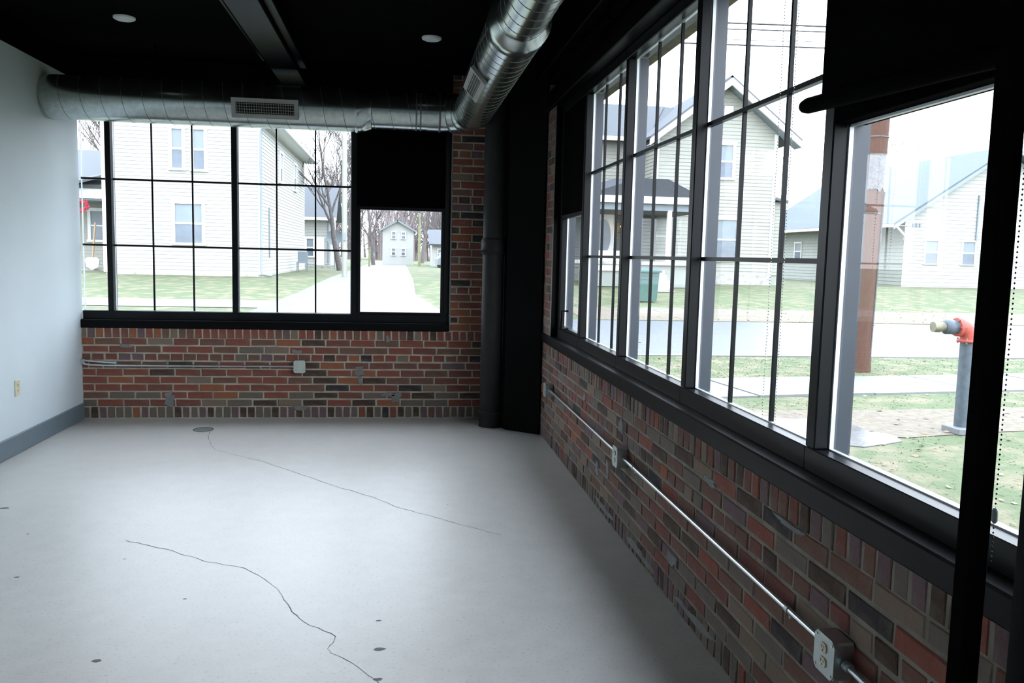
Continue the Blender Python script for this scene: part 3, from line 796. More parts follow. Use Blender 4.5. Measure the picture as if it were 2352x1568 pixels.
for _ in range(5200):
    x = rg.uniform(1.8, 16); y = rg.uniform(2.4, 24)
    if 12.6 < y < 19.9 and rg.random() < .97: continue
    if onwalk(x, y) and rg.random() < .93: continue
    if inpoly(x, y, pud) and rg.random() < .8: continue
    if not inpoly(x, y, bare) and rg.random() < .6 and y < 12: continue
    s_ = rg.uniform(.015, .035); a = rg.uniform(0, 6.3); t_ = rg.uniform(-.4, .4)
    z = GZ(y) + rg.uniform(.004, .02) + (.02 if onwalk(x, y) else 0)
    c, sn = math.cos(a) * s_, math.sin(a) * s_
    m.add([(x - c, y - sn, z), (x + sn * .6, y - c * .6, z + t_ * s_), (x + c, y + sn, z), (x - sn * .6, y + c * .6, z - t_ * s_ * .5)], [(0, 1, 2, 3)])
lv = m.build('fallen_leaves', m_leaf, None, 'stuff'); tag(lv, 'dead tan leaves scattered over the lawn and verge', 'leaves')

# ---- utility pole
up = thing('utility_pole', (6.56, 11.1, -.03), 'thick reddish brown wooden utility pole between sidewalk and road', 'utility pole')
MB().tube([(6.50, 11.1, -.05), (6.505, 11.1, .35), (6.56, 11.1, 3), (6.68, 11.1, 9)], .18, 26, rs=[.205, .185, .168, .14]).build('shaft', m_polew, up)
def band(x, z0, z1, r, a0, a1, nm, mt, ps=None, wav=0, yc_=11.1):
    m = MB(); vs = []; n = 10; r_ = random.Random(3)
    for i in range(n + 1):
        a = a0 + (a1 - a0) * i / n
        for z in (z0 + (wav * r_.random() if wav else 0), z1): vs.append((x(z) + math.cos(a) * r, yc_ + math.sin(a) * r, z))
    for i in range(n + 1):
        a = a0 + (a1 - a0) * i / n
        for z in (z0 + wav * .5, z1): vs.append((x(z) + math.cos(a) * (r - .004), yc_ + math.sin(a) * (r - .004), z))
    k = 2 * (n + 1)
    fs = [(2 * i, 2 * i + 2, 2 * i + 3, 2 * i + 1) for i in range(n)] + [(k + 2 * i, k + 2 * i + 1, k + 2 * i + 3, k + 2 * i + 2) for i in range(n)]
    return m.add(vs, fs, 0, True).build(nm, mt, ps)
pxf = lambda z: 6.505 + .0205 * (z - .35)
band(pxf, 2.50, 3.02, .1815, -PI * .76, -PI * .22, 'metal_plate', m_tar, up, .08)
for z in (3.25, 2.2): band(pxf, z, z + .012, .1795, -PI, 0, 'staple_wire', m_tar, up)
MB().tube([(pxf(z) + .12, 10.955, z) for z in (0, 1.5, 2.5)], .012, 6).build('ground_wire_guard', m_bark, up)

# ---- standpipe / test header
st = thing('standpipe', (5.15, 6.95, -.03), 'dark standpipe with faded red elbow and side nozzle on the lawn', 'standpipe')
MB().tube([(5.15, 6.95, -.03), (5.15, 6.95, .83)], .068, 24).build('riser', m_sp, st)
MB().tube([(5.15, 6.95, .81), (5.15, 6.95, .815), (5.15, 6.95, .835), (5.15, 6.95, .84)], .1, 24, rs=[.078, .098, .098, .078]).build('flange', m_red, st)
el = [(5.15 - .10 + math.cos(a) * .10, 6.95, .85 + math.sin(a) * .10) for a in [i * PI / 16 for i in range(9)]]
MB().tube([(5.15, 6.95, .84)] + el, .074, 22).build('elbow', m_red, st)
m = MB().tube([(5.05, 6.95, .95), (5.035, 6.95, .95), (5.02, 6.95, .95)], .09, 22, rs=[.085, .085, .085])
for i in range(6):
    a = i * PI / 3; m.tube([(5.06, 6.95 + math.cos(a) * .074, .95 + math.sin(a) * .074), (5.012, 6.95 + math.cos(a) * .074, .95 + math.sin(a) * .074)], .010, 6)
m.build('elbow_flange', m_red, st)
MB().tube([(5.02, 6.95, .95), (4.99, 6.95, .95), (4.985, 6.95, .95), (4.91, 6.95, .95), (4.9, 6.95, .95)], .06, 20, rs=[.06, .06, .066, .066, .05]).build('coupling', m_sp, st)
MB().tube([(4.91, 6.95, .95), (4.86, 6.95, .95), (4.855, 6.95, .95), (4.79, 6.95, .95)], .045, 18, rs=[.044, .044, .050, .048]).build('nozzle', m_brass, st)
MB().box(5.035, 5.265, 6.83, 7.08, -.03, .035, bev=.01).build('base_block', m_walk, st)
for i in range(4):
    a = i * PI / 2 + .78; MB().tube([(5.15 + math.cos(a) * .088, 6.95 + math.sin(a) * .088, .80), (5.15 + math.cos(a) * .088, 6.95 + math.sin(a) * .088, .85)], .008, 6).build('bolt', m_brass, st)

# ---- overhead wires
for i, (z0, z1, y, s_, r, lb) in enumerate([(5.82, 5.97, 15, .04, .016, 'uppermost black overhead cable crossing the sky above the road'), (5.78, 5.95, 15.02, .10, .012, 'thin black overhead cable sagging just under the uppermost one'),
                                            (5.42, 5.56, 15.0, .02, .014, 'lowest overhead cable above the road, seen over the gabled house'), (5.56, 5.77, 15.1, .05, .006, 'thinnest faint overhead wire between the two thicker cables')]):
    pts = [(-30 + k * 3, y, z0 - (5.6 - (-30 + k * 3)) * (z1 - z0) / 2.17 * .35 - s_ * math.cos((k - 12) * .3)) for k in range(27)]
    tag(MB().tube(pts, r, 5).build('overhead_wire', m_wire, None, loc=(-30, y, z0)), lb, 'wire', 'overhead wires across the street')


# ---- house helpers
def clap(parent, mt, plane, const, nrm, u0, u1, z0, zf, pitch=.13, name='clapboard', holes=()):
    """lapped boards on a vertical wall; zf(u) -> top height (piecewise linear), plane 'y' means wall at y=const"""
    m = MB(); N = 40; us = [u0 + (u1 - u0) * i / N for i in range(N + 1)]; zt = max(zf(u) for u in us); z = z0
    def P(u, o, zz): return (u, const + nrm * o, zz) if plane == 'y' else (const + nrm * o, u, zz)
    while z < zt:
        zm = z + pitch * .5; ok = [u for u in us if zf(u) >= zm]
        if ok:
            a, b = min(ok), max(ok); zz = min(z + pitch, zt)
            m.add([P(a, .022, z), P(b, .022, z), P(b, .002, zz), P(a, .002, zz), P(a, 0, z), P(b, 0, z)], [(0, 1, 2, 3), (4, 5, 1, 0)])
        z += pitch
    return m.build(name, mt, parent, kind='stuff')


def hwin(parent, plane, const, nrm, u0, u1, z0, z1, trim=.11, up_m=None, lo_m=None, name='window'):
    def B(m, a, b, o0, o1, c, d):
        if plane == 'y': return m.box(a, b, const + nrm * o0, const + nrm * o1, c, d)
        return m.box(const + nrm * o0, const + nrm * o1, a, b, c, d)
    m = MB(); B(m, u0 - trim, u0, 0, .06, z0, z1); B(m, u1, u1 + trim, 0, .06, z0, z1); B(m, u0 - trim * 1.3, u1 + trim * 1.3, 0, .08, z1, z1 + trim * 1.1)
    B(m, u0 - trim * 1.3, u1 + trim * 1.3, 0, .10, z0 - trim * .7, z0)
    zm = (z0 + z1) / 2; B(m, u0, u1, 0.01, .045, zm - .03, zm + .03)
    f = m.build(name, m_trimw, parent)
    for c, d, mm in ((z0, zm - .03, lo_m or m_wing), (zm + .03, z1, up_m or m_blind)):
        q = MB(); B(q, u0, u1, 0, .028, c, d); q.build('pane', mm, f)
    return f


# ---- white two-storey house beyond the far window
h1 = thing('house', (-7.3, 36, .5), 'white two-storey clapboard house with a downspout filling the far window', 'house')
MB().box(-9.85, -4.79, 30.02, 43.5, .3, 6.3).prism([(-9.85, 6.3), (-4.79, 6.3), (-7.32, 9.4)], 'y', 30.02, 43.5).build('wall', m_sid_w, h1)
clap(h1, m_sid_w, 'y', 30.0, -1, -9.85, -4.78, .62, lambda u: 6.3 + 3.1 * (1 - abs(u + 7.32) / 2.53), .125)
clap(h1, m_sid_w, 'x', -4.775, 1, 30.0, 43.4, .62, lambda u: 6.25, .125)
MB().box(-9.88, -4.75, 29.97, 43.52, .2, .62).build('foundation', m_stone, h1)
for (a, b, c, d) in ((-7.66, -7.34, 4.17, 5.47), (-6.96, -6.62, 4.15, 5.47), (-7.60, -6.72, 1.66, 2.98)): hwin(h1, 'y', 30, -1, a, b, c, d)
for x in (-9.87, -4.78): MB().box(x - .06, x + .06, 29.93, 30.02, .62, 6.2).build('corner_board', m_trimw, h1)
MB().slab([(-7.32, 29.6, 9.55), (-4.25, 29.6, 5.95), (-4.25, 43.9, 5.95), (-7.32, 43.9, 9.55)], .16).slab([(-7.32, 29.6, 9.55), (-10.4, 29.6, 5.95), (-10.4, 43.9, 5.95), (-7.32, 43.9, 9.55)], .16).build('roof', m_roof, h1)
MB().box(-4.78, -4.28, 29.6, 43.9, 5.84, 5.90).build('soffit', m_trimw, h1)
MB().box(-4.27, -4.16, 29.6, 43.9, 5.84, 5.98).build('gutter', m_trimw, h1)
MB().tube([(-4.25, 29.8, 5.85), (-4.70, 29.86, 5.6), (-4.74, 29.88, 5.45), (-4.74, 29.88, .75), (-4.70, 29.84, .64), (-4.35, 29.7, .6)], .045, 8).build('downspout', m_blind, h1)
MB().tube([(-4.66, 31.2, 3.0), (-4.66, 31.2, 1.2)], .03, 6).build('service_conduit', m_blind, h1)
for y_ in (34.5, 39): hwin(h1, 'x', -4.77, 1, y_, y_ + .7, 4.2, 5.3)
# white chair by the corner of house
ch = thing('garden_chair', (-4.3, 38, .55), 'small pale metal garden chair beside the white house wall', 'chair')
MB().box(-4.5, -4.05, 37.8, 38.25, .95, .99).build('seat', m_blind, ch)
MB().box(-4.5, -4.05, 38.22, 38.26, .99, 1.45).build('backrest', m_blind, ch)
for x in (-4.48, -4.07):
    for y in (37.82, 38.23): MB().tube([(x, y, .55), (x, y, .96)], .02, 6).build('leg', m_blind, ch)

# ---- small outbuilding behind it
h2 = thing('house', (-4.5, 50, .5), 'small white rear building with a grey shingle roof and a downspout', 'house')
MB().box(-7.2, -3.86, 48.02, 52, .3, 3.35).build('wall', m_sid_w, h2)
clap(h2, m_sid_w, 'y', 48, -1, -7.2, -3.85, .75, lambda u: 3.35, .16)
MB().prism([(48.0, 3.3), (52, 3.3), (50, 5.15)], 'x', -7.2, -3.88).build('gable', m_sid_w, h2)
MB().slab([(-7.4, 47.6, 3.32), (-3.5, 47.6, 3.32), (-3.5, 50, 5.25), (-7.4, 50, 5.25)], .12).slab([(-7.4, 52.4, 3.32), (-3.5, 52.4, 3.32), (-3.5, 50, 5.25), (-7.4, 50, 5.25)], .12).build('roof', m_roof, h2)
MB().box(-7.4, -3.5, 47.5, 47.62, 3.18, 3.34).build('gutter', m_trimw, h2)
MB().tube([(-3.95, 47.9, 3.2), (-3.95, 47.9, .8)], .05, 6).build('downspout', m_blind, h2)
hwin(h2, 'y', 48, -1, -5.15, -4.80, 1.2, 2.15)
MB().box(-4.72, -4.2, 47.94, 48.02, .72, 2.25).build('door_panel', m_trimw, h2)
MB().box(-7.2, -3.5, 47.0, 48.0, .4, .72).build('step', m_stone, h2)
ds = thing('satellite_dish', (-3.4, 45, .5), 'small grey satellite dish on a mast beyond the small white rear building', 'satellite dish')
m = MB(); rings = []
for i in range(5):
    r = .05 + .09 * i
    rings.append([(-3.4 + math.cos(a) * r, 44.9 - .12 * (1 - (r / .41) ** 2) * -1, 2.2 + math.sin(a) * r) for a in [k * PI / 8 for k in range(16)]])
for rg_ in rings: pass
vs = [v for rr in rings for v in rr]; fs = [(i * 16 + k, i * 16 + (k + 1) % 16, (i + 1) * 16 + (k + 1) % 16, (i + 1) * 16 + k) for i in range(4) for k in range(16)] + [tuple(range(16))]
m.add(vs, fs, 0, True).build('dish', m_blind, ds)
MB().tube([(-3.4, 45.05, .55), (-3.4, 45.05, 2.2)], .035, 8).build('mast', m_blind, ds)

# ---- house at the left edge with the wreath
h3 = thing('house', (-13, 36, .5), 'pale house with dark porch roof seen at the far window left edge', 'house')
MB().box(-17, -10.4, 35.5, 42, .3, 4.2).build('wall', m_sid_w, h3)
clap(h3, m_sid_c, 'y', 35.48, -1, -17, -10.4, .6, lambda u: 3.4, .14)
MB().slab([(-17.5, 33.4, 3.75), (-10.1, 33.4, 3.75), (-10.1, 38, 5.5), (-17.5, 38, 5.5)], .15).build('roof', m_roof, h3)
MB().slab([(-12.6, 33.0, 3.62), (-10.0, 33.0, 4.35), (-10.0, 34.2, 4.6), (-12.6, 34.2, 3.9)], .1).build('porch_gable_roof', m_roof, h3)
MB().box(-12.9, -10.2, 33.5, 33.6, 3.25, 3.72).build('porch_beam', m_trimw, h3)
MB().box(-17, -10.3, 33.6, 35.5, 3.18, 3.25).build('porch_ceiling', m_blind, h3)
MB().box(-12.25, -12.12, 33.7, 33.83, .55, 3.25).build('porch_post', m_trimw, h3)
MB().box(-17, -10.2, 33.4, 35.5, .3, .62).build('porch_deck', m_stone, h3)
hwin(h3, 'y', 35.48, -1, -12.2, -11.5, 1.72, 2.85, .12)
wr_ = thing('wreath', (-11.78, 33.45, 3.0), 'pink red flower wreath hanging under the left house porch beam', 'wreath')
m = MB(); r_ = random.Random(2)
for i in range(60):
    a = i * 2 * PI / 60; R0 = .17 + r_.uniform(-.05, .05); c = Vector((-11.78 + math.cos(a) * R0, 33.42 + r_.uniform(-.04, .04), 2.95 + math.sin(a) * R0))
    m.add([c + Vector(q) * .055 for q in ((1, 0, 0), (-1, 0, 0), (0, 1, 0), (0, -1, 0), (0, 0, 1), (0, 0, -1))], [(0, 2, 4), (2, 1, 4), (1, 3, 4), (3, 0, 4), (2, 0, 5), (1, 2, 5), (3, 1, 5), (0, 3, 5)])
m.build('flowers', m_wreath, wr_, kind='stuff')
MB().tube([(-11.78, 33.45, 3.13), (-11.78, 33.45, 3.25)], .008, 5).build('hanger', m_wire, wr_)
sh = thing('snow_shovel', (-11.4, 33.3, .55), 'tan handled shovel with a white scoop standing outside the left house', 'shovel')
MB().tube([(-11.42, 33.25, .95), (-11.30, 33.3, 2.35)], .035, 8).build('handle', m_wood, sh)
fixn(MB().prism([(-11.68, .95), (-11.6, 1.05), (-11.25, 1.05), (-11.16, .95), (-11.2, .70), (-11.42, .58), (-11.62, .70)], 'y', 33.2, 33.27).build('scoop', m_trimw, sh))

# ---- distant things down the alley
h4 = thing('house', (-.2, 68, .5), 'distant white gabled house at the end of the alley', 'house')
MB().box(-1.36, 1.08, 67, 72, .4, 3.3).prism([(-1.36, 3.3), (1.08, 3.3), (-.2, 3.95)], 'y', 67, 72).build('wall', m_sid_w, h4)
MB().slab([(-.2, 66.7, 4.08), (1.35, 66.7, 3.2), (1.35, 72.4, 3.2), (-.2, 72.4, 4.08)], .12).slab([(-.2, 66.7, 4.08), (-1.6, 66.7, 3.25), (-1.6, 72.4, 3.25), (-.2, 72.4, 4.08)], .12).build('roof', m_blind, h4)
for a, c in ((-.62, 2.6), (.14, 2.6), (-.62, 1.3), (.14, 1.3)): hwin(h4, 'y', 67, -1, a, a + .26, c, c + .5, .06)
h5 = thing('house', (3.2, 62, .5), 'small distant white house right of the yellow utility pole', 'house')
MB().box(2.35, 4.8, 62, 66, .4, 2.3).build('wall', m_sid_w, h5)
MB().slab([(2.1, 61.5, 2.2), (5.2, 61.5, 2.2), (5.2, 64, 3.3), (2.1, 64, 3.3)], .12).build('roof', m_roof, h5)
hwin(h5, 'y', 62, -1, 2.8, 3.2, 1.2, 1.8, .06)
yp = thing('utility_pole', (1.38, 60, .55), 'thin yellowish pole standing by the far end of the alley', 'utility pole')
MB().tube([(1.38, 60, .5), (1.36, 60, 4.3)], .09, 10, rs=[.11, .08]).build('shaft', m_yel, yp)
MB().box(1.1, 1.62, 59.95, 60.05, 3.95, 4.05).build('cross_arm', m_bark, yp)
MB().tube([(1.25, 59.9, 3.6), (1.25, 59.9, 3.9)], .08, 8).build('transformer', m_bark, yp)
yq = thing('utility_pole', (-1.95, 55, .55), 'short pale marker post left of the alley end', 'post')
MB().tube([(-1.95, 55, .5), (-1.95, 55, 1.75)], .07, 8).build('shaft', m_yel, yq)
MB().box(-2.04, -1.86, 54.9, 55.1, 1.74, 1.8).build('cap', m_yel, yq)
cr_ = thing('parked_car', (3.2, 56, .55), 'distant grey car parked right of the alley', 'car')
fixn(MB().prism([(2.5, .75), (2.5, 1.15), (2.7, 1.25), (2.85, 1.6), (3.55, 1.6), (3.75, 1.25), (3.95, 1.15), (3.95, .75)], 'y', 56, 60).build('body', m_blind, cr_))
MB().box(2.85, 3.6, 55.97, 56.0, 1.27, 1.55).build('windscreen', m_wing, cr_)
for x in (2.62, 3.62):
    for y in (56.5, 59): MB().box(x, x + .2, y, y + .6, .54, .95, bev=.08).build('wheel', m_wire, cr_)
# whitewashed pole at the alley mouth
wp = thing('utility_pole', (-2.08, 32, .5), 'pale whitewashed utility pole left of the alley behind the far window', 'utility pole')
MB().tube([(-2.05, 32, .5), (-2.07, 32, 9)], .10, 12, rs=[.10, .08]).build('shaft', m_sid_c, wp)
MB().box(-2.10, -2.0, 31.86, 31.92, 1.9, 2.2).build('meter_box', m_blind, wp)

# ---- cream clapboard house across the road (right windows)
hs = thing('house', (12, 34, .5), 'tall cream clapboard gabled house with a dark porch across the road', 'house')
GX, GP = 12.55, 8.35
zf = lambda u: GP - abs(u - GX) * .77
MB().prism([(9.85, .5), (14.75, .5), (14.75, 6.62), (GX, GP - .05), (9.85, 6.22)], 'y', 32.03, 42).build('wall', m_sid_c, hs)
MB().box(6.0, 9.84, 34.03, 42, .5, 6.45).build('side_wing', m_sid_c, hs)
clap(hs, m_sid_c, 'y', 32.0, -1, 9.85, 14.75, .95, zf, .14)
clap(hs, m_sid_c, 'y', 34.0, -1, 6.0, 9.85, .95, lambda u: 6.4, .14)
clap(hs, m_sid_c, 'x', 9.83, -1, 32.0, 34.0, .95, lambda u: 6.2, .14)
MB().box(9.8, 14.8, 31.97, 42, .3, .95).box(6, 9.8, 33.97, 42, .3, .95).build('foundation', m_stone, hs)
MB().slab([(GX, 31.4, GP + .22), (15.55, 31.4, GP + .22 - 3.0 * .77), (15.55, 42.4, GP + .22 - 3.0 * .77), (GX, 42.4, GP + .22)], .10) \
    .slab([(GX, 31.4, GP + .22), (9.4, 31.4, GP + .22 - 3.15 * .77), (9.4, 42.4, GP + .22 - 3.15 * .77), (GX, 42.4, GP + .22)], .10).build('roof', m_roof, hs)
m = MB()
for xe, L2 in ((15.55, 3.0), (9.4, 3.15)):
    ze = GP + .12 - L2 * .77
    q = [(GX, GP + .12), (xe, ze), (xe, ze - .24), (GX, GP - .16)]
    m.prism(q, 'y', 31.36, 31.44)
fixn(m.build('rake_board', m_trimw, hs))
m = MB()
for xe, L2 in ((15.5, 2.95), (9.45, 3.1)):
    ze = GP - .1 - L2 * .77
    m.prism([(GX, GP - .08), (xe, ze), (xe, ze - .03), (GX, GP - .11)], 'y', 31.44, 32.0)
fixn(m.build('soffit', m_blind, hs))
MB().slab([(5.4, 33.4, 6.35), (9.9, 33.4, 6.35), (11.6, 36.8, 8.25), (5.4, 36.8, 8.25)], .12).build('wing_roof', m_roof, hs)
MB().slab([(9.4, 33.4, 6.3), (12.4, 36.8, 8.2), (11.0, 36.8, 8.25), (5.4, 36.8, 8.25), (5.4, 33.4, 6.3)], .10).build('wing_roof', m_roof, hs)
MB().box(5.4, 9.5, 33.28, 33.42, 6.2, 6.36).build('gutter', m_trimw, hs)
MB().box(14.65, 14.8, 31.96, 32.05, .95, 6.5).box(9.8, 9.95, 31.96, 32.05, 3.3, 6.15).build('corner_board', m_trimw, hs)
hwin(hs, 'y', 32, -1, 12.30, 12.95, 4.75, 6.0, .12)
hwin(hs, 'y', 32, -1, 12.42, 13.25, 1.55, 3.1, .14)
MB().box(12.5, 12.85, 31.9, 32.0, 7.05, 7.5).build('attic_vent', m_trimw, hs)
# right lean-to
MB().box(14.75, 15.25, 32.4, 40, .5, 3.9).build('side_bay', m_sid_c, hs)
clap(hs, m_sid_c, 'y', 32.38, -1, 14.78, 15.25, .95, lambda u: 3.8, .14)
MB().slab([(14.6, 32.1, 4.15), (15.45, 32.1, 3.95), (15.45, 40, 3.95), (14.6, 40, 4.15)], .1).build('bay_roof', m_roof, hs)
# porch
MB().add([(6.2, 28.6, 3.62), (10.6, 28.6, 3.70), (10.6, 31.9, 4.15), (9.0, 31.9, 4.55), (8.2, 31.9, 4.55), (6.2, 31.9, 3.9), (7.4, 30.4, 4.35)], [(0, 1, 2, 3, 4), (0, 4, 5)]).build('porch_roof', m_roofd, hs)
MB().prism([(6.2, 3.6), (10.6, 3.68), (9.3, 4.28), (8.2, 4.28)], 'y', 28.62, 31.9).build('porch_roof_body', m_roofd, hs)
MB().box(6.2, 10.6, 28.52, 28.64, 3.42, 3.66).build('fascia', m_trimw, hs)
MB().box(6.2, 10.55, 28.7, 28.86, 3.18, 3.42).build('porch_beam', m_blind, hs)
MB().box(6.2, 10.6, 28.8, 32, 3.15, 3.2).build('porch_ceiling', m_porchd, hs)
MB().box(6.0, 9.84, 31.6, 31.7, 1.4, 3.2).build('porch_wall', m_porchd, hs)
clap(hs, m_porchd, 'y', 31.6, -1, 6.0, 9.84, 1.4, lambda u: 3.2, .12)
MB().box(6.2, 10.6, 28.6, 32, 1.28, 1.4).build('porch_deck', m_stone, hs)
MB().box(6.25, 10.5, 28.75, 28.82, .5, 1.28).build('porch_skirt', m_sid_g, hs)
for x in (10.35, 9.35): MB().box(x, x + .14, 28.68, 28.82, 1.4, 3.2).build('porch_post', m_trimw, hs)
MB().box(6.9, 8.1, 28.68, 28.74, 1.05, 1.75).build('porch_railing', m_trimw, hs)
# storm door with the oval light, wall lamp
d_ = MB().box(7.32, 8.12, 31.5, 31.56, 1.4, 3.12).build('front_door', m_trimw, hs)
MB().box(7.24, 7.32, 31.48, 31.58, 1.4, 3.18).box(8.12, 8.20, 31.48, 31.58, 1.4, 3.18).box(7.24, 8.2, 31.48, 31.58, 3.12, 3.2).build('door_casing', m_trimw, hs)
n = 24; MB().prism([(7.72 + math.cos(i * 2 * PI / n) * .29, 2.3 + math.sin(i * 2 * PI / n) * .66) for i in range(n)], 'y', 31.47, 31.5).build('oval_glass', m_wing, d_)
lp = MB().box(8.40, 8.5, 31.42, 31.58, 2.45, 2.8).build('lantern', m_bark, hs)
MB().tube([(8.45, 31.38, 2.5), (8.45, 31.38, 2.72)], .09, 10, rs=[.06, .1]).build('lit_globe', emis('warm lamp', (1, .62, .25), 3.0), lp)
st_ = MB()
for i in range(5): st_.box(8.2, 9.2, 28.6 - .3 * (i + 1), 28.6 - .3 * i, .4, 1.28 - .17 * (i + 1))
st_.build('steps', m_stone, hs)

# ---- the white gabled house on the right
gw = thing('house', (26, 37, .5), 'white gabled house with pale metal roof and two small windows', 'house')
px_, pz_ = 26.3, 6.62; zg = lambda u: pz_ - abs(u - px_) * .66 + .0
MB().prism([(21.78, .35), (31, .35), (31, zg(31)), (px_, pz_), (21.78, zg(21.78))], 'y', 34.03, 47.6).build('wall', m_sid_w, gw)
clap(gw, m_sid_w, 'y', 34, -1, 21.75, 31, .45, zg, .16)
MB().slab([(px_, 33.5, pz_ + .16), (20.9, 33.5, pz_ + .16 - 5.4 * .66 + .05), (20.9, 48, pz_ + .16 - 5.4 * .66 + .05), (px_, 48, pz_ + .16)], .09) \
    .slab([(px_, 33.5, pz_ + .16), (31.7, 33.5, pz_ + .16 - 5.4 * .66), (31.7, 48, pz_ + .16 - 5.4 * .66), (px_, 48, pz_ + .16)], .09).build('roof', m_roofp, gw)
m = MB()
for xe in (20.9, 31.7):
    ze = pz_ + .1 - 5.4 * .66
    m.prism([(px_, pz_ + .1), (xe, ze), (xe, ze - .14), (px_, pz_ - .05)], 'y', 33.44, 33.5)
fixn(m.build('rake_board', m_blind, gw))
MB().tube([(21.0, 33.45, 3.15), (21.6, 33.7, 2.75), (21.7, 33.9, 2.6)], .05, 8).build('downspout', m_trimw, gw)
for a, b in ((22.78, 23.35), (24.55, 25.12)): hwin(gw, 'y', 34, -1, a, b, 1.58, 2.57, .06)
clap(gw, m_sid_g, 'x', 21.76, -1, 34.0, 47.6, .45, lambda u: 3.55, .16)
hwin(gw, 'x', 21.76, -1, 43.35, 44.05, 1.66, 2.54, .07); hwin(gw, 'x', 21.76, -1, 45.7, 46.4, 1.66, 2.54, .07)
MB().box(20.95, 21.76, 33.6, 47.9, 3.16, 3.2).build('soffit', m_sid_g, gw)
MB().box(20.82, 20.92, 33.5, 47.95, 3.1, 3.24).build('gutter', m_trimw, gw)
MB().slab([(20.6, 47.7, 3.3), (20.6, 50.2, 2.95), (25.5, 50.2, 4.2), (25.5, 47.7, 5.4)], .1).build('rear_roof', m_roofp, gw)
MB().box(21.2, 26, 47.65, 50, .4, 3.0).build('rear_wall', m_sid_g, gw)
MB().box(25.1, 25.16, 33.9, 34.0, 2.6, 4.6).build('service_conduit', m_blind, gw)
for x in (25.85, 26.15): MB().tube([(x, 33.93, .4), (x, 33.93, 1.0)], .03, 6).build('gas_pipe', m_blind, gw)
nb = MB()
for i in range(3): nb.box(22.1 + i * .15, 22.18 + i * .15, 33.95, 33.99, 3.15, 3.3)
nb.build('house_number', m_blind, gw)
MB().box(23.25, 23.4, 38.9, 39.05, 5.0, 7.4).build('flue_pipe', m_bark, gw)

# ---- dumpster
du_ = thing('dumpster', (7.3, 24, .2), 'teal green waste bin standing on the verge across the road', 'bin')
zb = GZ(24) + .0
fixn(MB().prism([(6.98, zb + .04), (7.58, zb + .04), (7.64, zb + .92), (6.92, zb + .92)], 'y', 24, 24.7).build('body', m_green, du_))
MB().slab([(6.88, 23.9, zb + .95), (7.68, 23.9, zb + .95), (7.68, 24.75, zb + 1.02), (6.88, 24.75, zb + 1.02)], .05).build('lid', m_green, du_)
for x in (7.02, 7.5): MB().tube([(x, 24.6, zb + .07), (x + .06, 24.6, zb + .07)], .08, 12).build('wheel', m_wire, du_)


# ---- bare trees
def tree(base, h, r, seed, label, mt, lean=(0, 0), depth=5, spread=.55, cat='tree', clear=.25, group=None):
    r_ = random.Random(seed); m = MB(); base = Vector(base)
    def br(p, d, L, rad, lv):
        pts = [p]; rs = [rad]; n = 3 if lv > 1 else 4; dd = d.copy()
        for i in range(n):
            dd = (dd + Vector((r_.uniform(-.16, .16), r_.uniform(-.16, .16), r_.uniform(-.02, .1)))).normalized()
            pts.append(pts[-1] + dd * (L / n)); rs.append(rad * (1 - .55 * (i + 1) / n))
        m.tube(pts, 1, 6 if lv < 2 else (4 if lv < 4 else 3), rs=rs, cap=False)
        if lv >= depth: return
        k = 3 if lv < 1 else r_.choice([3, 4])
        for j in range(k):
            t_ = r_.uniform(.35, 1.0) if lv else r_.uniform(.55, 1.0)
            idx = min(n - 1, int(t_ * n)); q = pts[idx].lerp(pts[idx + 1], t_ * n - idx)
            a = r_.uniform(0, 2 * PI); sd = Vector((math.cos(a), math.sin(a), .1))
            nd = (dd * (1 - spread * .5) + sd * spread + Vector((0, 0, .18))).normalized()
            br(q, nd, L * r_.uniform(.55, .8), max(rs[idx] * .62, .010), lv + 1)
        br(pts[-1], dd, L * .7, rs[-1] * .95, lv + 1)
    br(Vector((base.x, base.y, base.z - .05)), Vector((lean[0], lean[1], 1)).normalized(), h * .36, r, 0)
    o = m.build('bare_tree', mt, None, None, loc=base)
    tag(o, label, cat, group)
    return o


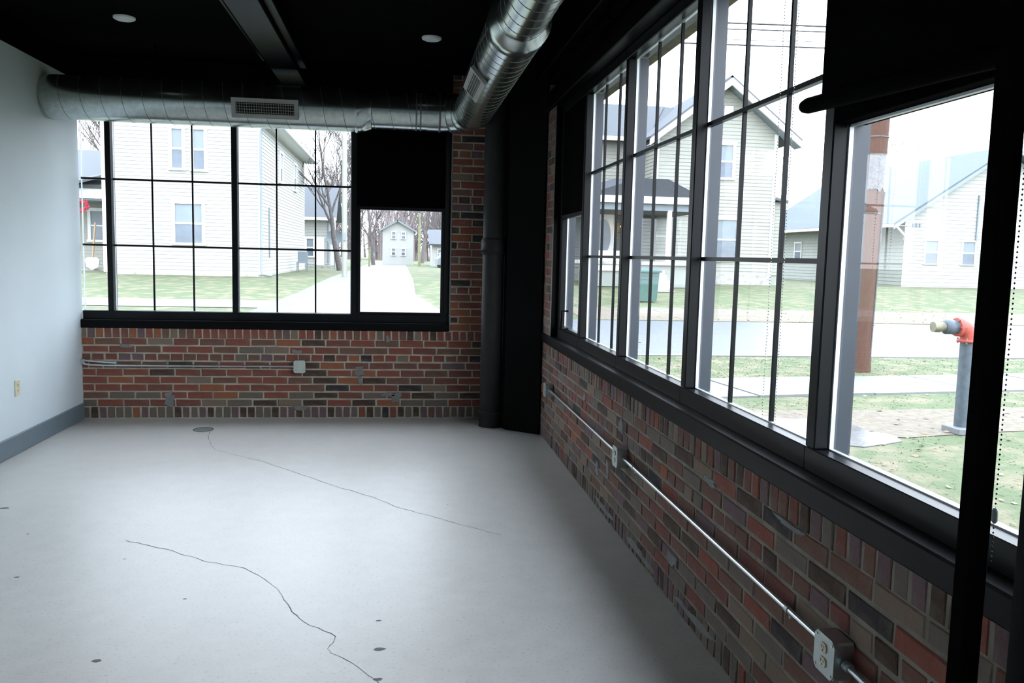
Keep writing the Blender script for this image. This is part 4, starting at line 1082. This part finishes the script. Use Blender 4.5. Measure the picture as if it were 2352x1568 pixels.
tree((-13.2, 47, .55), 11, .26, 3, 'bare tree rising behind the porch-roofed house at the left edge', m_bark)
tree((-4.6, 60, .55), 13, .26, 8, 'bare tree behind the small white rear building', m_bark, (.05, 0))
tree((-2.9, 42, .55), 9.5, .16, 21, 'slender leaning bare tree just left of the whitewashed pole', m_bark, (-.10, 0), 5, .5)
for i, (x, y, h, r, sd, mt, lb) in enumerate([
    (-2.75, 56, 9, .22, 31, m_bark, 'thick bare tree at the left of the alley end'),
    (-1.9, 62, 8, .16, 32, m_bark, 'bare tree just left of the distant gabled house'),
    (-.9, 78, 11, .22, 33, m_barkr, 'reddish bare tree crown rising above the distant gabled house'),
    (2.1, 80, 10, .2, 34, m_bark, 'bare tree behind the yellowish alley pole'),
    (3.4, 72, 9, .18, 35, m_bark, 'bare tree above the small distant house right of the alley'),
    (-4.0, 84, 12, .24, 36, m_bark, 'tall bare tree farthest away left of the alley'),
    (.8, 95, 12, .24, 39, m_barkr, 'reddish bare tree farthest away above the alley'),
    (5.5, 88, 12, .24, 41, m_bark, 'bare tree at the far right beyond the alley')]):
    tree((x, y, .55), h, r, sd, lb, mt, group='bare trees beyond the alley', depth=5 if y < 70 else 4)
tree((23.5, 52, .55), 11, .2, 44, 'bare tree behind the low connecting house', m_bark, (0, 0))
tree((20.5, 60, .55), 9, .18, 47, 'bare tree between the cream house and the low connecting house', m_bark, (0, 0))
tree((36, 62, .55), 12, .2, 52, 'bare tree beyond the white gabled house at the right edge', m_bark)
tree((-22, 60, .55), 13, .25, 55, 'bare tree far left behind the houses', m_bark)
# thicket at the end of the alley
r_ = random.Random(91); m = MB()
for i in range(95):
    x = r_.uniform(-9, 11); y = r_.uniform(98, 122); h = r_.uniform(6, 10.5)
    m.tube([(x, y, .3), (x + r_.uniform(-.4, .4), y, h * .5), (x + r_.uniform(-.8, .8), y, h)], .15, 4, rs=[.20, .12, .02], cap=False)
    for k in range(16):
        z = r_.uniform(1.2, h - 1); s_ = r_.uniform(-1, 1); L = r_.uniform(.8, 2.4); e = Vector((x + s_ * L, y + r_.uniform(-1, 1), z + L * .8))
        m.tube([(x, y, z), e], .06, 3, rs=[.06, .02], cap=False)
        for q in range(3):
            m.tube([Vector((x, y, z)).lerp(e, r_.uniform(.3, 1)), e + Vector((r_.uniform(-.9, .9), 0, r_.uniform(.1, 1.1)))], .03, 3, rs=[.03, .012], cap=False)
tag(m.build('thicket', [m_barkr], None, 'stuff'), 'dense bare thicket closing the end of the alley', 'thicket')
# distant woods closing the view
r_ = random.Random(77)
m = MB()
for i in range(260):
    x = r_.uniform(-60, 90); y = r_.uniform(125, 150); h = r_.uniform(4.5, 8)
    m.tube([(x, y, .3), (x + r_.uniform(-.5, .5), y, h)], .15, 4, rs=[.22, .03])
    for k in range(6):
        z = r_.uniform(1.5, h - .8); s_ = r_.choice((-1, 1)); L = r_.uniform(.8, 2)
        m.tube([(x, y, z), (x + s_ * L, y + r_.uniform(-1, 1), z + L * .9)], .06, 3, rs=[.09, .015], cap=False)
tag(m.build('woods', m_bark, None, 'stuff'), 'distant bare woodland along the horizon', 'woods')
